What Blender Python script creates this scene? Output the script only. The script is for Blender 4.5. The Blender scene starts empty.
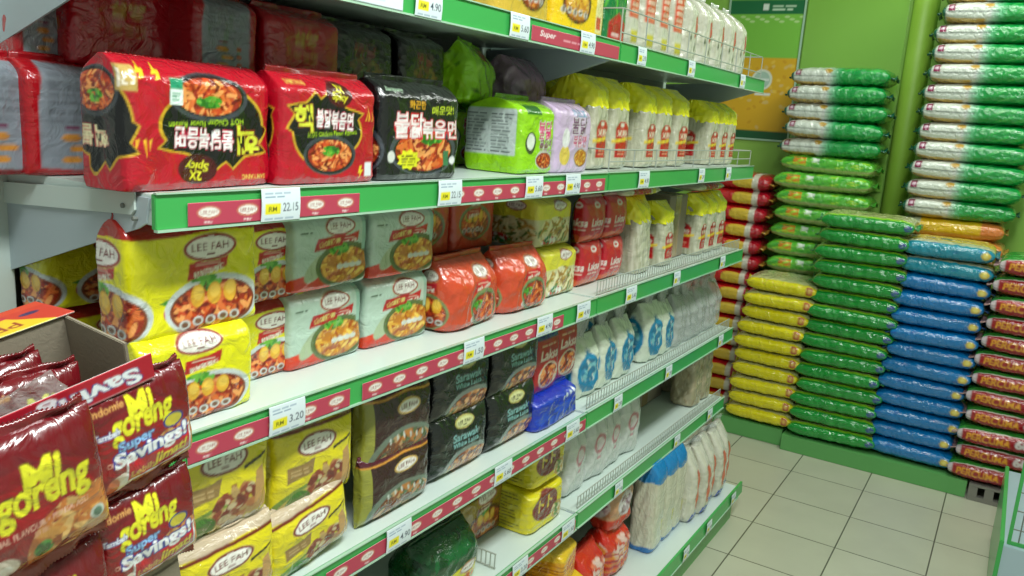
import bpy, math, random
import numpy as np
from mathutils import Matrix, Vector

# ---------------------------------------------------------------- camera, world, lights, exposure
SC = bpy.context.scene
COL = SC.collection
camd = bpy.data.cameras.new('camera')
camd.sensor_width = 36.0
camd.lens = 817.1 / 1024 * 36.0
camd.clip_start = 0.02
cam = bpy.data.objects.new('camera', camd)
COL.objects.link(cam)
Rr = Vector((0.84456477, 0.53102719, 0.06870568))
Rd = Vector((0.1663419, -0.13823598, -0.97633047)) * -1
Rf = Vector((-0.50896043, 0.83600295, -0.20508131)) * -1
cam.matrix_world = Matrix((
    (Rr.x, Rd.x, Rf.x, 0.0), (Rr.y, Rd.y, Rf.y, 0.0), (Rr.z, Rd.z, Rf.z, 1.45), (0, 0, 0, 1)))
SC.camera = cam
w = bpy.data.worlds.new('world')
SC.world = w
w.use_nodes = True
w.node_tree.nodes['Background'].inputs[0].default_value = (0.85, 1.0, 0.9, 1)
w.node_tree.nodes['Background'].inputs[1].default_value = 0.30
SC.view_settings.view_transform = 'Standard'
SC.view_settings.look = 'None'
SC.view_settings.exposure = 0.0
SC.view_settings.gamma = 1.0
SC.view_settings.use_curve_mapping = False


def area(name, loc, sx, sy, power, col, rot=(0, 0, 0)):
    l = bpy.data.lights.new(name, 'AREA')
    l.shape = 'RECTANGLE'
    l.size, l.size_y = sx, sy
    l.energy = power
    l.color = col
    o = bpy.data.objects.new(name, l)
    o.location = loc
    o.rotation_euler = rot
    COL.objects.link(o)
    return o


area('overhead_light', (0.05, 0.35, 2.72), 0.30, 1.5, 60, (0.94, 1.0, 0.97))
area('overhead_light', (0.05, 2.35, 2.72), 0.30, 1.3, 19, (0.94, 1.0, 0.93))
area('overhead_light', (-0.1, 3.65, 2.78), 1.3, 0.22, 20, (0.94, 1.0, 0.9))  # unseen lamp added near the end to brighten the back wall

# ---------------------------------------------------------------- helpers


def lin(c):
    c = np.asarray(c, float) / 255.0
    return np.where(c <= 0.04045, c / 12.92, ((c + 0.055) / 1.055) ** 2.4)


CH = {}


def link(o, parent=None):
    COL.objects.link(o)
    if parent is not None:
        o.parent = parent
        CH.setdefault(parent.name, []).append(o)
    return o


def tag(o, label=None, cat=None, group=None, kind=None):
    if label: o['label'] = label
    if cat: o['category'] = cat
    if group: o['group'] = group
    if kind: o['kind'] = kind
    return o


def empty(name, loc=(0, 0, 0), rot=(0, 0, 0)):
    o = bpy.data.objects.new(name, None)
    o.empty_display_size = 0.05
    o.location = loc
    o.rotation_euler = rot
    return link(o)


def copy_tree(src, parent=None):
    """a thing, its parts and their sub-parts"""
    r = src.copy()
    link(r, parent)
    for c in CH.get(src.name, []):
        copy_tree(c, r)
    return r


# materials ---------------------------------------------------------------
def mat_film(name, rough=0.3, coat=0.4, bump=0.25, scale=60, col=None, metallic=0.0, alpha=None, detail=2):
    m = bpy.data.materials.new(name)
    m.use_nodes = True
    nt = m.node_tree
    b = nt.nodes['Principled BSDF']
    b.inputs['Roughness'].default_value = rough
    b.inputs['Coat Weight'].default_value = coat
    b.inputs['Coat Roughness'].default_value = 0.07
    b.inputs['Metallic'].default_value = metallic
    if col is None:
        a = nt.nodes.new('ShaderNodeAttribute')
        a.attribute_name = 'Col'
        nt.links.new(a.outputs['Color'], b.inputs['Base Color'])
    else:
        b.inputs['Base Color'].default_value = (*lin(col), 1)
    if bump:
        tc = nt.nodes.new('ShaderNodeTexCoord')
        n = nt.nodes.new('ShaderNodeTexNoise')
        n.inputs['Scale'].default_value = scale
        n.inputs['Detail'].default_value = detail
        n.inputs['Distortion'].default_value = 1.6
        bp = nt.nodes.new('ShaderNodeBump')
        bp.inputs['Strength'].default_value = bump
        bp.inputs['Distance'].default_value = 0.006
        nt.links.new(tc.outputs['Object'], n.inputs['Vector'])
        nt.links.new(n.outputs['Fac'], bp.inputs['Height'])
        nt.links.new(bp.outputs['Normal'], b.inputs['Normal'])
        nt.links.new(bp.outputs['Normal'], b.inputs['Coat Normal'])
    if alpha is not None:
        b.inputs['Alpha'].default_value = alpha
    return m


M = {
    'film': mat_film('printed_film', 0.27, 0.7, 0.7, 30, detail=3),
    'sack': mat_film('woven_sack_film', 0.15, 1.0, 1.0, 40, detail=3),
    'paper': mat_film('printed_card', 0.55, 0.15, 0),
    'clear': mat_film('clear_plastic_film', 0.12, 0.6, 0.6, 60, col=(225, 232, 228), alpha=0.22),
    'haze': mat_film('hazy_plastic_film', 0.2, 0.8, 0.7, 50, col=(212, 218, 214), alpha=0.5),
    'steel': mat_film('white_enamel_steel', 0.4, 0.2, 0, col=(204, 218, 212)),
    'bracket': mat_film('grey_enamel_steel', 0.4, 0.2, 0, col=(176, 190, 196)),
    'rail': mat_film('green_plastic_rail', 0.35, 0.3, 0, col=(62, 168, 82)),
    'rail_edge': mat_film('clear_plastic_rail_edge', 0.2, 0.5, 0, col=(170, 205, 180)),
    'wire': mat_film('white_coated_wire', 0.35, 0.3, 0, col=(166, 172, 164)),
    'back': mat_film('grey_back_panel', 0.5, 0.1, 0, col=(120, 124, 118)),
    'card': mat_film('brown_cardboard', 0.8, 0.0, 0.1, 120, col=(140, 130, 112)),
    'plinth': mat_film('green_painted_plinth', 0.45, 0.2, 0.1, 20, col=(96, 166, 92)),
    'bluegrey': mat_film('pale_blue_steel', 0.45, 0.2, 0, col=(168, 190, 200)),
    'pallet': mat_film('grey_plastic_pallet', 0.6, 0.1, 0, col=(128, 126, 118)),
}


# art canvas ---------------------------------------------------------------
_gc = {}


def glyphs(s, off=0.0, shear=0.0):
    k = (s, off, shear)
    if k in _gc:
        return _gc[k]
    c = bpy.data.curves.new('t', 'FONT')
    c.body = s
    c.size = 1
    c.offset = off
    c.shear = shear
    c.resolution_u = 4
    o = bpy.data.objects.new('t', c)
    m = o.to_mesh()
    m.calc_loop_triangles()
    v = np.array([x.co[:2] for x in m.vertices], float).reshape(-1, 2)
    t = np.array([x.vertices[:] for x in m.loop_triangles], int).reshape(-1, 3)
    tri = v[t] if len(t) else np.zeros((0, 3, 2))
    o.to_mesh_clear()
    bpy.data.objects.remove(o)
    bpy.data.curves.remove(c)
    _gc[k] = tri
    return tri


class Cv:
    """colour print of a package in metres: x0..x1 by z0..z1"""

    def __init__(s, x0, x1, z0, z1, res, bg, seed=0):
        s.x0, s.x1, s.z0, s.z1 = x0, x1, z0, z1
        s.p = res / 2.0
        s.W = max(4, int(round((x1 - x0) / s.p)))
        s.H = max(4, int(round((z1 - z0) / s.p)))
        s.img = np.tile(lin(bg), (s.H, s.W, 1))
        s.X = x0 + (np.arange(s.W) + 0.5) * s.p
        s.Z = z0 + (np.arange(s.H) + 0.5) * s.p
        s.rg = random.Random(seed)
        s.mask = None

    def win(s, xa, xb, za, zb):
        i0 = max(0, int((xa - s.x0) / s.p) - 1)
        i1 = min(s.W, int((xb - s.x0) / s.p) + 2)
        j0 = max(0, int((za - s.z0) / s.p) - 1)
        j1 = min(s.H, int((zb - s.z0) / s.p) + 2)
        if i1 <= i0 or j1 <= j0:
            return None
        return j0, j1, i0, i1, s.X[None, i0:i1], s.Z[j0:j1, None]

    def put(s, wn, m, c):
        j0, j1, i0, i1 = wn[:4]
        if s.mask is not None:
            m = m & s.mask[j0:j1, i0:i1]
        s.img[j0:j1, i0:i1][m] = lin(c)

    def rect(s, xa, xb, za, zb, c):
        wn = s.win(xa, xb, za, zb)
        if wn:
            X, Z = wn[4:]
            s.put(wn, (X >= xa) & (X <= xb) & (Z >= za) & (Z <= zb), c)

    def ell(s, cx, cz, rx, rz, c, rot=0.0):
        r = max(rx, rz)
        wn = s.win(cx - r, cx + r, cz - r, cz + r)
        if wn:
            X, Z = wn[4:]
            a, b = math.cos(rot), math.sin(rot)
            u = ((X - cx) * a + (Z - cz) * b) / rx
            v = (-(X - cx) * b + (Z - cz) * a) / rz
            s.put(wn, u * u + v * v <= 1, c)

    def poly(s, pts, c):
        xs = [p[0] for p in pts]
        zs = [p[1] for p in pts]
        wn = s.win(min(xs), max(xs), min(zs), max(zs))
        if not wn:
            return
        X, Z = wn[4:]
        m = np.zeros((Z.shape[0], X.shape[1]), bool)
        n = len(pts)
        for i in range(n):
            (xa, za), (xb, zb) = pts[i], pts[(i + 1) % n]
            if za == zb:
                continue
            cond = ((za > Z) != (zb > Z)) & (X < (xb - xa) * (Z - za) / (zb - za) + xa)
            m ^= cond
        s.put(wn, m, c)

    def wave(s, zt, amp, per, c, up=True, ph=0.0):
        """fill above / below a wavy line"""
        line = zt + amp * np.sin(s.X[None, :] / per * 6.283 + ph)
        m = (s.Z[:, None] > line) if up else (s.Z[:, None] < line)
        s.put((0, s.H, 0, s.W), m, c)

    def text(s, t, cx, cz, W, H, c, rot=0.0, bold=0.0, shear=0.0, out=None, ow=0.05):
        bold *= 0.42
        ow *= 0.55
        base = glyphs(t, 0.0, shear)
        if not len(base):
            return
        mn = base.reshape(-1, 2).min(0)
        mx = base.reshape(-1, 2).max(0)
        ctr = (mn + mx) / 2
        sz = np.maximum(mx - mn, 1e-6)
        sx, sz_ = W / sz[0], H / sz[1]
        a, b = math.cos(rot), math.sin(rot)
        lays = []
        if out is not None:
            lays.append((glyphs(t, bold + ow, shear), out))
        lays.append((glyphs(t, bold, shear), c))
        for tri, cc in lays:
            q = (tri - ctr) * np.array([sx, sz_])
            q = np.stack([q[..., 0] * a - q[..., 1] * b + cx, q[..., 0] * b + q[..., 1] * a + cz], -1)
            for T in q:
                wn = s.win(T[:, 0].min(), T[:, 0].max(), T[:, 1].min(), T[:, 1].max())
                if not wn:
                    continue
                X, Z = wn[4:]
                ar = (T[1, 0] - T[0, 0]) * (T[2, 1] - T[0, 1]) - (T[2, 0] - T[0, 0]) * (T[1, 1] - T[0, 1])
                if abs(ar) < 1e-14:
                    continue
                sg = 1 if ar > 0 else -1
                m = None
                for i in range(3):
                    p, r = T[i], T[(i + 1) % 3]
                    e = ((r[0] - p[0]) * (Z - p[1]) - (r[1] - p[1]) * (X - p[0])) * sg >= -1e-12
                    m = e if m is None else (m & e)
                s.put(wn, m, cc)

    def bits(s, cx, cz, rx, rz, pal, n, size, el=3.0):
        """printed food: many small strokes inside an ellipse"""
        wn = s.win(cx - rx, cx + rx, cz - rz, cz + rz)
        if not wn:
            return
        m = np.zeros((s.H, s.W), bool)
        X, Z = wn[4:]
        m[wn[0]:wn[1], wn[2]:wn[3]] = ((X - cx) / rx) ** 2 + ((Z - cz) / rz) ** 2 <= 1
        old = s.mask
        s.mask = m if old is None else (m & old)
        for _ in range(n):
            a = s.rg.uniform(0, 6.283)
            r = math.sqrt(s.rg.random())
            k = size * s.rg.uniform(0.6, 1.3)
            s.ell(cx + rx * r * math.cos(a), cz + rz * r * math.sin(a), k * el, k, s.rg.choice(pal), s.rg.uniform(-1.2, 1.2))
        s.mask = old

    def bowl(s, cx, cz, rx, rz, pal, rim=(205, 212, 208), rim2=None, n=110, green=None):
        s.ell(cx, cz, rx, rz, rim)
        s.ell(cx, cz - rz * 0.05, rx * 0.9, rz * 0.86, rim2 or (120, 60, 30))
        s.ell(cx, cz - rz * 0.02, rx * 0.84, rz * 0.78, pal[0])
        s.bits(cx, cz - rz * 0.02, rx * 0.84, rz * 0.78, pal, n, rx * 0.045)
        if green:
            s.bits(cx + rx * green[0], cz + rz * green[1], rx * 0.35, rz * 0.28, [(70, 150, 40), (110, 180, 60), (40, 110, 30)], 26, rx * 0.05, 2)

    def logo(s, cx, cz, W, ring=(150, 30, 25), tc=(110, 20, 20), bg=(240, 236, 228), rot=0.0):
        s.ell(cx, cz, W / 2, W * 0.225, (200, 170, 110), rot)
        s.ell(cx, cz, W / 2 * 0.97, W * 0.21, ring, rot)
        s.ell(cx, cz, W / 2 * 0.87, W * 0.17, bg, rot)
        s.text('LEE FAH', cx, cz + W * 0.012, W * 0.68, W * 0.125, tc, rot=rot, bold=0.025)
        s.rect(cx - W * 0.08, cx + W * 0.08, cz - W * 0.115, cz - W * 0.09, tc)

    def lines(s, xa, xb, za, zb, n, c, gap=0.5, ragged=True):
        h = (zb - za) / n
        for i in range(n):
            x = xa
            e = xb - (s.rg.uniform(0, 0.3) * (xb - xa) if ragged else 0)
            while x < e:
                l = s.rg.uniform(1.5, 5) * h
                s.rect(x, min(x + l, e), za + i * h, za + i * h + h * gap, c)
                x += l + h * 0.6

    def dirt(s, pal, n, size):  # scatters random ellipses in the given tones
        for _ in range(n):
            s.ell(s.rg.uniform(s.x0, s.x1), s.rg.uniform(s.z0, s.z1), size * s.rg.uniform(.5, 3), size * s.rg.uniform(.3, 1), s.rg.choice(pal), s.rg.uniform(-.6, .6))

    def flip(s):
        s.img = s.img[::-1, ::-1].copy()
        return s

    def done(s):
        h, w_ = s.H // 2 * 2, s.W // 2 * 2
        a = s.img[:h, :w_]
        s.small = (a[0::2, 0::2] + a[1::2, 0::2] + a[0::2, 1::2] + a[1::2, 1::2]) / 4
        return s

    def sample(s, x, z):
        if not hasattr(s, 'small'):
            s.done()
        a = s.small
        fx = np.clip((x - s.x0) / (s.p * 2) - 0.5, 0, a.shape[1] - 1.001)
        fz = np.clip((z - s.z0) / (s.p * 2) - 0.5, 0, a.shape[0] - 1.001)
        i = fx.astype(int)
        j = fz.astype(int)
        u = (fx - i)[..., None]
        v = (fz - j)[..., None]
        return (a[j, i] * (1 - u) * (1 - v) + a[j, i + 1] * u * (1 - v) + a[j + 1, i] * (1 - u) * v + a[j + 1, i + 1] * u * v)


# mesh builders ---------------------------------------------------------------
def mesh_obj(name, V, F, mat, parent=None, cols=None, smooth=True):
    me = bpy.data.meshes.new(name)
    me.from_pydata([tuple(v) for v in V], [], F)
    if smooth:
        me.polygons.foreach_set('use_smooth', [True] * len(me.polygons))
    if cols is not None:
        at = me.color_attributes.new('Col', 'FLOAT_COLOR', 'POINT')
        a = np.ones((len(V), 4), np.float32)
        a[:, :3] = cols
        at.data.foreach_set('color', a.ravel())
    me.materials.append(mat)
    me.update()
    o = bpy.data.objects.new(name, me)
    return link(o, parent)


def crinkle(P, seed, freq, octs=7):
    rg = np.random.RandomState(seed)
    out = np.zeros(P.shape[:-1])
    for k in range(octs):
        d = rg.normal(size=3)
        d /= np.linalg.norm(d)
        d2 = rg.normal(size=3)
        d2 /= np.linalg.norm(d2)
        fr = freq * (1 + 0.45 * k)
        ph = rg.uniform(0, 6.28)
        warp = 1.1 * np.sin(P @ d2 * freq * 0.7 + rg.uniform(0, 6.28))
        out += (0.45 - np.abs(np.sin(P @ d * fr + ph + warp))) / (1 + 0.5 * k)
    return out / 2.2


def sp(x, n):
    return np.sign(x) * np.abs(x) ** (2.0 / n)


def loft(name, L, w_, d, axis, cv, prof, mat, res=0.003, n=5.0, amp=0.002, freq=60, pleat=0.0, seed=1,
         parent=None, rest=None, plain=None, bend=None):
    """closed bag: ring of size w_ (across) by d (deep) swept along its length L.
    axis 'Z': stands up, width on X.  axis 'X': lies, length on X, thickness on Z."""
    th = np.linspace(-math.pi, math.pi, 2401)
    a = w_ / 2 * sp(np.sin(th), n)
    b = -d / 2 * sp(np.cos(th), n)
    seg = np.hypot(np.diff(a), np.diff(b))
    S = np.concatenate([[0], np.cumsum(seg)])
    S -= S[1200]
    half = S[-1]
    fine = min(half * 0.97, w_ / 2 + d * 0.95 if axis == 'Z' else w_ / 2 + d * 0.9)
    k = max(6, int(fine / res))
    sf = np.linspace(-fine, fine, 2 * k + 1)
    m = 7
    tail = np.linspace(fine, half, m)[1:]
    s = np.concatenate([-tail[::-1][1:] if True else [], sf, tail])
    A = np.interp(s, S, a)
    B = np.interp(s, S, b)
    # outward direction
    NA, NB = A / (w_ / 2) ** 2, B / (d / 2) ** 2
    nn = np.hypot(NA, NB) + 1e-9
    NA, NB = NA / nn, NB / nn
    nr = max(8, int(L / res))
    t = (1 - np.cos(np.linspace(0, math.pi, nr))) / 2 * 0.35 + np.linspace(0, 1, nr) * 0.65
    pr = np.array([prof(x) for x in t])
    aa = A[None, :] * pr[:, 0:1]
    bb = B[None, :] * pr[:, 1:2]
    ll = np.repeat((t * L)[:, None], len(s), 1)
    if axis == 'Z':
        P = np.stack([aa, bb, ll], -1)
        N = np.stack([np.repeat(NA[None], nr, 0), np.repeat(NB[None], nr, 0), np.zeros_like(aa)], -1)
        cx, cz = np.repeat(s[None], nr, 0), ll
    else:
        P = np.stack([ll - L / 2, bb, aa + w_ / 2], -1)
        N = np.stack([np.zeros_like(aa), np.repeat(NB[None], nr, 0), np.repeat(NA[None], nr, 0)], -1)
        cx, cz = ll - L / 2, np.repeat(s[None], nr, 0) + w_ / 2
    env = np.clip(np.minimum(pr[:, 0], pr[:, 1]) * 1.6, 0.15, 1)[:, None]
    disp = amp * crinkle(P, seed, freq) * env
    if pleat:
        e = np.exp(-t / 0.12) + np.exp(-(1 - t) / 0.12)
        disp = disp + pleat * (e * 1.0)[:, None] * np.sin(s[None] * 260 + 2 * np.sin(s[None] * 60))
    P = P + N * disp[..., None]
    if bend is not None:
        P = bend(P)
    ns = len(s)
    V = P.reshape(-1, 3)
    if cv is None:
        C = np.tile(lin(plain or (200, 200, 200)), (len(V), 1))
    else:
        C = cv.sample(cx, cz).reshape(-1, 3)
    idx = np.arange(nr * ns).reshape(nr, ns)
    j2 = np.roll(idx, -1, axis=1)
    q = np.stack([idx[:-1], j2[:-1], j2[1:], idx[1:]], -1).reshape(-1, 4)
    if axis == 'X':
        q = q[:, ::-1]
    F = q.tolist()
    c0, c1 = idx[0].tolist(), idx[-1].tolist()
    F.append(c0[::-1] if axis == 'Z' else c0)
    F.append(c1 if axis == 'Z' else c1[::-1])
    return mesh_obj(name, V, F, mat, parent, C)


def crimp(name, L, ht, axis, pos, col, parent, th=0.0022, teeth=34, seed=3, mat='film', wavy=0.004, w1=1.0):
    """flat crimped seal: axis 'Z' = strip above a standing bag; 'X+'/'X-' = tab at the end of a lying bag"""
    n = teeth * 2
    rg = random.Random(seed)
    V, F = [], []
    ph = rg.uniform(0, 6)
    for i in range(n + 1):
        u = -L / 2 + L * i / n
        off = wavy * math.sin(u / L * 9 + ph) + wavy * .5 * math.sin(u / L * 23 + ph * 2)
        for r in range(4):
            h = ht * r / 3.0
            if r == 3 and i % 2:
                h -= 0.0016
            k = 1 - (1 - w1) * r / 3.0
            o2 = off * r / 3.0 + (0.0007 if r % 2 else -0.0007)
            for sgn in (-1, 1):
                V.append((u * k, o2 + sgn * th / 2, h))
    for i in range(n):
        for r in range(3):
            a0 = (i * 4 + r) * 2
            a1 = ((i + 1) * 4 + r) * 2
            b0, b1 = a0 + 2, a1 + 2
            F.append((a0, a1, b1, b0))
            F.append((a0 + 1, b0 + 1, b1 + 1, a1 + 1))
        t0, t1 = (i * 4 + 3) * 2, ((i + 1) * 4 + 3) * 2
        F.append((t0, t1, t1 + 1, t0 + 1))
    for i in (0, n):
        for r in range(3):
            a0 = (i * 4 + r) * 2
            F.append((a0, a0 + 2, a0 + 3, a0 + 1) if i == 0 else (a0, a0 + 1, a0 + 3, a0 + 2))
    V = np.array(V)
    if axis == 'X+':
        V = np.stack([V[:, 2], V[:, 0], V[:, 1]], -1)
    elif axis == 'X-':
        V = np.stack([-V[:, 2], V[:, 0], V[:, 1]], -1)
    V = V + np.array(pos)
    C = np.tile(lin(col), (len(V), 1))
    return mesh_obj(name, V, F, M[mat], parent, C)


def box_vf(x0, x1, y0, y1, z0, z1):
    V = [(x, y, z) for x in (x0, x1) for y in (y0, y1) for z in (z0, z1)]
    F = [(0, 1, 3, 2), (4, 6, 7, 5), (0, 4, 5, 1), (2, 3, 7, 6), (0, 2, 6, 4), (1, 5, 7, 3)]
    return V, F


class MB:
    def __init__(s):
        s.V, s.F = [], []

    def add(s, V, F):
        k = len(s.V)
        s.V += [tuple(v) for v in V]
        s.F += [tuple(i + k for i in f) for f in F]
        return s

    def box(s, *a):
        return s.add(*box_vf(*a))

    def prism(s, pts, axis, a, b):
        n = len(pts)
        V = []
        for h in (a, b):
            for p in pts:
                if axis == 'y': V.append((p[0], h, p[1]))
                elif axis == 'z': V.append((p[0], p[1], h))
                else: V.append((h, p[0], p[1]))
        F = [tuple(range(n)), tuple(range(2 * n - 1, n - 1, -1))]
        F += [(i, i + n, (i + 1) % n + n, (i + 1) % n) for i in range(n)]
        return s.add(V, F)

    def rod(s, p, q, r, n=6):
        p, q = Vector(p), Vector(q)
        d = (q - p).normalized()
        u = d.orthogonal().normalized()
        v = d.cross(u)
        V = []
        for c in (p, q):
            for i in range(n):
                t = 6.28318 * i / n
                V.append(c + u * r * math.cos(t) + v * r * math.sin(t))
        F = [(i, (i + 1) % n, (i + 1) % n + n, i + n) for i in range(n)]
        F += [tuple(range(n - 1, -1, -1)), tuple(range(n, 2 * n))]
        return s.add(V, F)

    def build(s, name, mat, parent=None, bevel=0.0, smooth=False):
        o = mesh_obj(name, s.V, s.F, mat, parent, None, smooth)
        me = o.data
        import bmesh
        bm = bmesh.new()
        bm.from_mesh(me)
        bmesh.ops.recalc_face_normals(bm, faces=bm.faces)
        if bevel:
            bmesh.ops.bevel(bm, geom=list(bm.edges), offset=bevel, segments=2, affect='EDGES', clamp_overlap=True)
        bm.to_mesh(me)
        bm.free()
        return o


def card(name, w_, h, cv, parent=None, th=0.0008, res=0.0015, curl=0.0, mat='paper', back=(225, 225, 220)):
    """thin printed card standing on z=0, facing -Y"""
    nx, nz = max(2, int(w_ / res)), max(2, int(h / res))
    x = np.linspace(-w_ / 2, w_ / 2, nx)
    z = np.linspace(0, h, nz)
    X, Z = np.meshgrid(x, z)
    Y = -th / 2 - curl * np.sin(Z / h * 3.14)
    V = np.stack([X, Y, Z], -1).reshape(-1, 3)
    C = cv.sample(X, Z).reshape(-1, 3)
    idx = np.arange(nx * nz).reshape(nz, nx)
    F = np.stack([idx[:-1, :-1], idx[:-1, 1:], idx[1:, 1:], idx[1:, :-1]], -1).reshape(-1, 4).tolist()
    k = len(V)
    Bk = V.copy()
    Bk[:, 1] += th
    V = np.concatenate([V, Bk])
    C = np.concatenate([C, np.tile(lin(back), (k, 1))])
    F += [[a + k for a in f[::-1]] for f in F]
    ring = list(idx[0]) + list(idx[1:, -1]) + list(idx[-1, ::-1][1:]) + list(idx[::-1, 0][1:-1])
    ring = [int(i) for i in ring]
    for i in range(len(ring)):
        a, b = ring[i], ring[(i + 1) % len(ring)]
        F.append([b, a, a + k, b + k])
    return mesh_obj(name, V, F, M[mat], parent, C)


# profiles along the length t in 0..1 -> (across, deep)
def pf_boxy(t):
    lo = 0.84 + 0.16 * min(1, t / 0.06) ** 0.5
    hi = 1.0 if t < 0.80 else 1 - 0.84 * ((t - 0.80) / 0.20) ** 2.2
    return (min(lo + 0.1, 1) * (1 - 0.03 * max(0, t - .8) / .2), lo * hi)


def pf_pouch(t):
    e = 1 - abs(2 * t - 1) ** 3.2
    return (1 - 0.05 * math.sin(math.pi * t), max(0.03, e ** 0.6))


def pf_slump(t):
    lo = 0.7 + 0.3 * min(1, t / 0.12) ** 0.5
    hi = 1.0 if t < 0.6 else 1 - 0.86 * ((t - 0.6) / 0.4) ** 1.6
    return (min(1, lo + .12) * (1 - 0.10 * max(0, t - .6) / .4), lo * hi)


def pf_pillow(t):
    e = 1 - abs(2 * t - 1) ** 3.4
    return (max(0.05, e ** 0.55), 0.90 + 0.10 * e ** .5)


def pf_sack(t):
    e = 1 - abs(2 * t - 1) ** 7.0
    return (0.30 + 0.70 * e ** 0.6, 0.90 + 0.10 * e ** .5)


def pf_tube(t):
    lo = 0.8 + 0.2 * min(1, t / 0.05) ** 0.5
    hi = 1.0 if t < 0.86 else 1 - 0.5 * ((t - 0.86) / 0.14) ** 2
    return (lo * hi, lo * hi)


def pf_bagtop(t):
    lo = 0.75 + 0.25 * min(1, t / 0.1) ** 0.5
    hi = 1.0 if t < 0.72 else 1 - 0.75 * ((t - 0.72) / 0.28) ** 1.5
    return (lo * (1 - 0.28 * max(0, t - .75) / .25), lo * hi)

# ================================================================ the setting
def struct(o, name=None):
    o['kind'] = 'structure'
    return o


def tile_floor():
    V, F = box_vf(-2.2, 2.2, -1.2, 4.62, -0.05, 0.0)
    m = bpy.data.materials.new('floor_tiles')
    m.use_nodes = True
    nt = m.node_tree
    b = nt.nodes['Principled BSDF']
    b.inputs['Roughness'].default_value = 0.33
    tc = nt.nodes.new('ShaderNodeTexCoord')
    mp = nt.nodes.new('ShaderNodeMapping')
    mp.inputs['Location'].default_value = (0.664 + 3.0, -0.275 + 3.0, 0)
    nt.links.new(tc.outputs['Object'], mp.inputs['Vector'])
    br = nt.nodes.new('ShaderNodeTexBrick')
    br.offset = 0
    br.inputs['Scale'].default_value = 1.0
    br.inputs['Brick Width'].default_value = 0.30
    br.inputs['Row Height'].default_value = 0.30
    br.inputs['Mortar Size'].default_value = 0.0028
    br.inputs['Mortar Smooth'].default_value = 0.3
    br.inputs['Color1'].default_value = (*lin((188, 188, 168)), 1)
    br.inputs['Color2'].default_value = (*lin((182, 182, 162)), 1)
    br.inputs['Mortar'].default_value = (*lin((92, 92, 78)), 1)
    nt.links.new(mp.outputs['Vector'], br.inputs['Vector'])
    n = nt.nodes.new('ShaderNodeTexNoise')
    n.inputs['Scale'].default_value = 5
    n.inputs['Detail'].default_value = 4
    nt.links.new(tc.outputs['Object'], n.inputs['Vector'])
    r = nt.nodes.new('ShaderNodeMapRange')
    r.inputs['To Min'].default_value = 0.9
    r.inputs['To Max'].default_value = 1.08
    nt.links.new(n.outputs['Fac'], r.inputs['Value'])
    mx = nt.nodes.new('ShaderNodeVectorMath')
    mx.operation = 'SCALE'
    nt.links.new(br.outputs['Color'], mx.inputs[0])
    nt.links.new(r.outputs['Result'], mx.inputs['Scale'])
    nt.links.new(mx.outputs['Vector'], b.inputs['Base Color'])
    struct(mesh_obj('floor', V, F, m, None, None, False))


def paint(name, c, c2, scale=3, rough=0.5):
    m = bpy.data.materials.new(name)
    m.use_nodes = True
    nt = m.node_tree
    b = nt.nodes['Principled BSDF']
    b.inputs['Roughness'].default_value = rough
    n = nt.nodes.new('ShaderNodeTexNoise')
    n.inputs['Scale'].default_value = scale
    n.inputs['Detail'].default_value = 6
    tc = nt.nodes.new('ShaderNodeTexCoord')
    nt.links.new(tc.outputs['Object'], n.inputs['Vector'])
    r = nt.nodes.new('ShaderNodeValToRGB')
    r.color_ramp.elements[0].position = 0.35
    r.color_ramp.elements[0].color = (*lin(c), 1)
    r.color_ramp.elements[1].position = 0.7
    r.color_ramp.elements[1].color = (*lin(c2), 1)
    nt.links.new(n.outputs['Fac'], r.inputs['Fac'])
    nt.links.new(r.outputs['Color'], b.inputs['Base Color'])
    return m


tile_floor()
lime = paint('lime_wall_paint', (146, 198, 82), (160, 208, 96), 4, 0.4)
lime2 = paint('lime_pilaster_paint', (146, 192, 66), (156, 200, 76), 3, 0.45)
white = paint('white_ceiling_paint', (215, 220, 214), (205, 212, 205))
struct(mesh_obj('wall_back', *box_vf(-2.2, 2.2, 4.56, 4.66, 0, 2.9), lime, None, None, False))
struct(mesh_obj('wall_left', *box_vf(-2.3, -2.2, -1.2, 4.66, 0, 2.9), white, None, None, False))
struct(mesh_obj('wall_right', *box_vf(2.2, 2.3, -1.2, 4.66, 0, 2.9), white, None, None, False))
struct(mesh_obj('ceiling', *box_vf(-2.3, 2.3, -1.2, 4.66, 2.9, 2.98), white, None, None, False))

# half round pilaster on the back wall
mb = MB()
pts = [(-0.605, 4.56)] + [(-0.545 + 0.055 * math.cos(a), 4.53 - 0.05 * math.sin(a)) for a in np.linspace(math.pi, 0, 13)] + [(-0.485, 4.56)]
mb.prism(pts, 'z', 0, 2.9)
struct(mb.build('trim_pilaster', lime2, None, 0, True))
mb = MB().box(-2.2, 2.2, 4.545, 4.56, 0, 0.09)
struct(mb.build('baseboard_back', M['plinth'], None, 0.002))

# glossy green acrylic sheet on the wall left of the pilaster
acr = mat_film('green_acrylic', 0.18, 0.6, 0.12, 9, col=(134, 188, 76))
o = MB().box(-1.10, -0.615, 4.545, 4.559, 1.2, 2.3).build('wall_panel', acr, None, 0.003)
tag(o, 'glossy lime green acrylic sheet on the back wall above the left stack of rice', 'panel')

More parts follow.
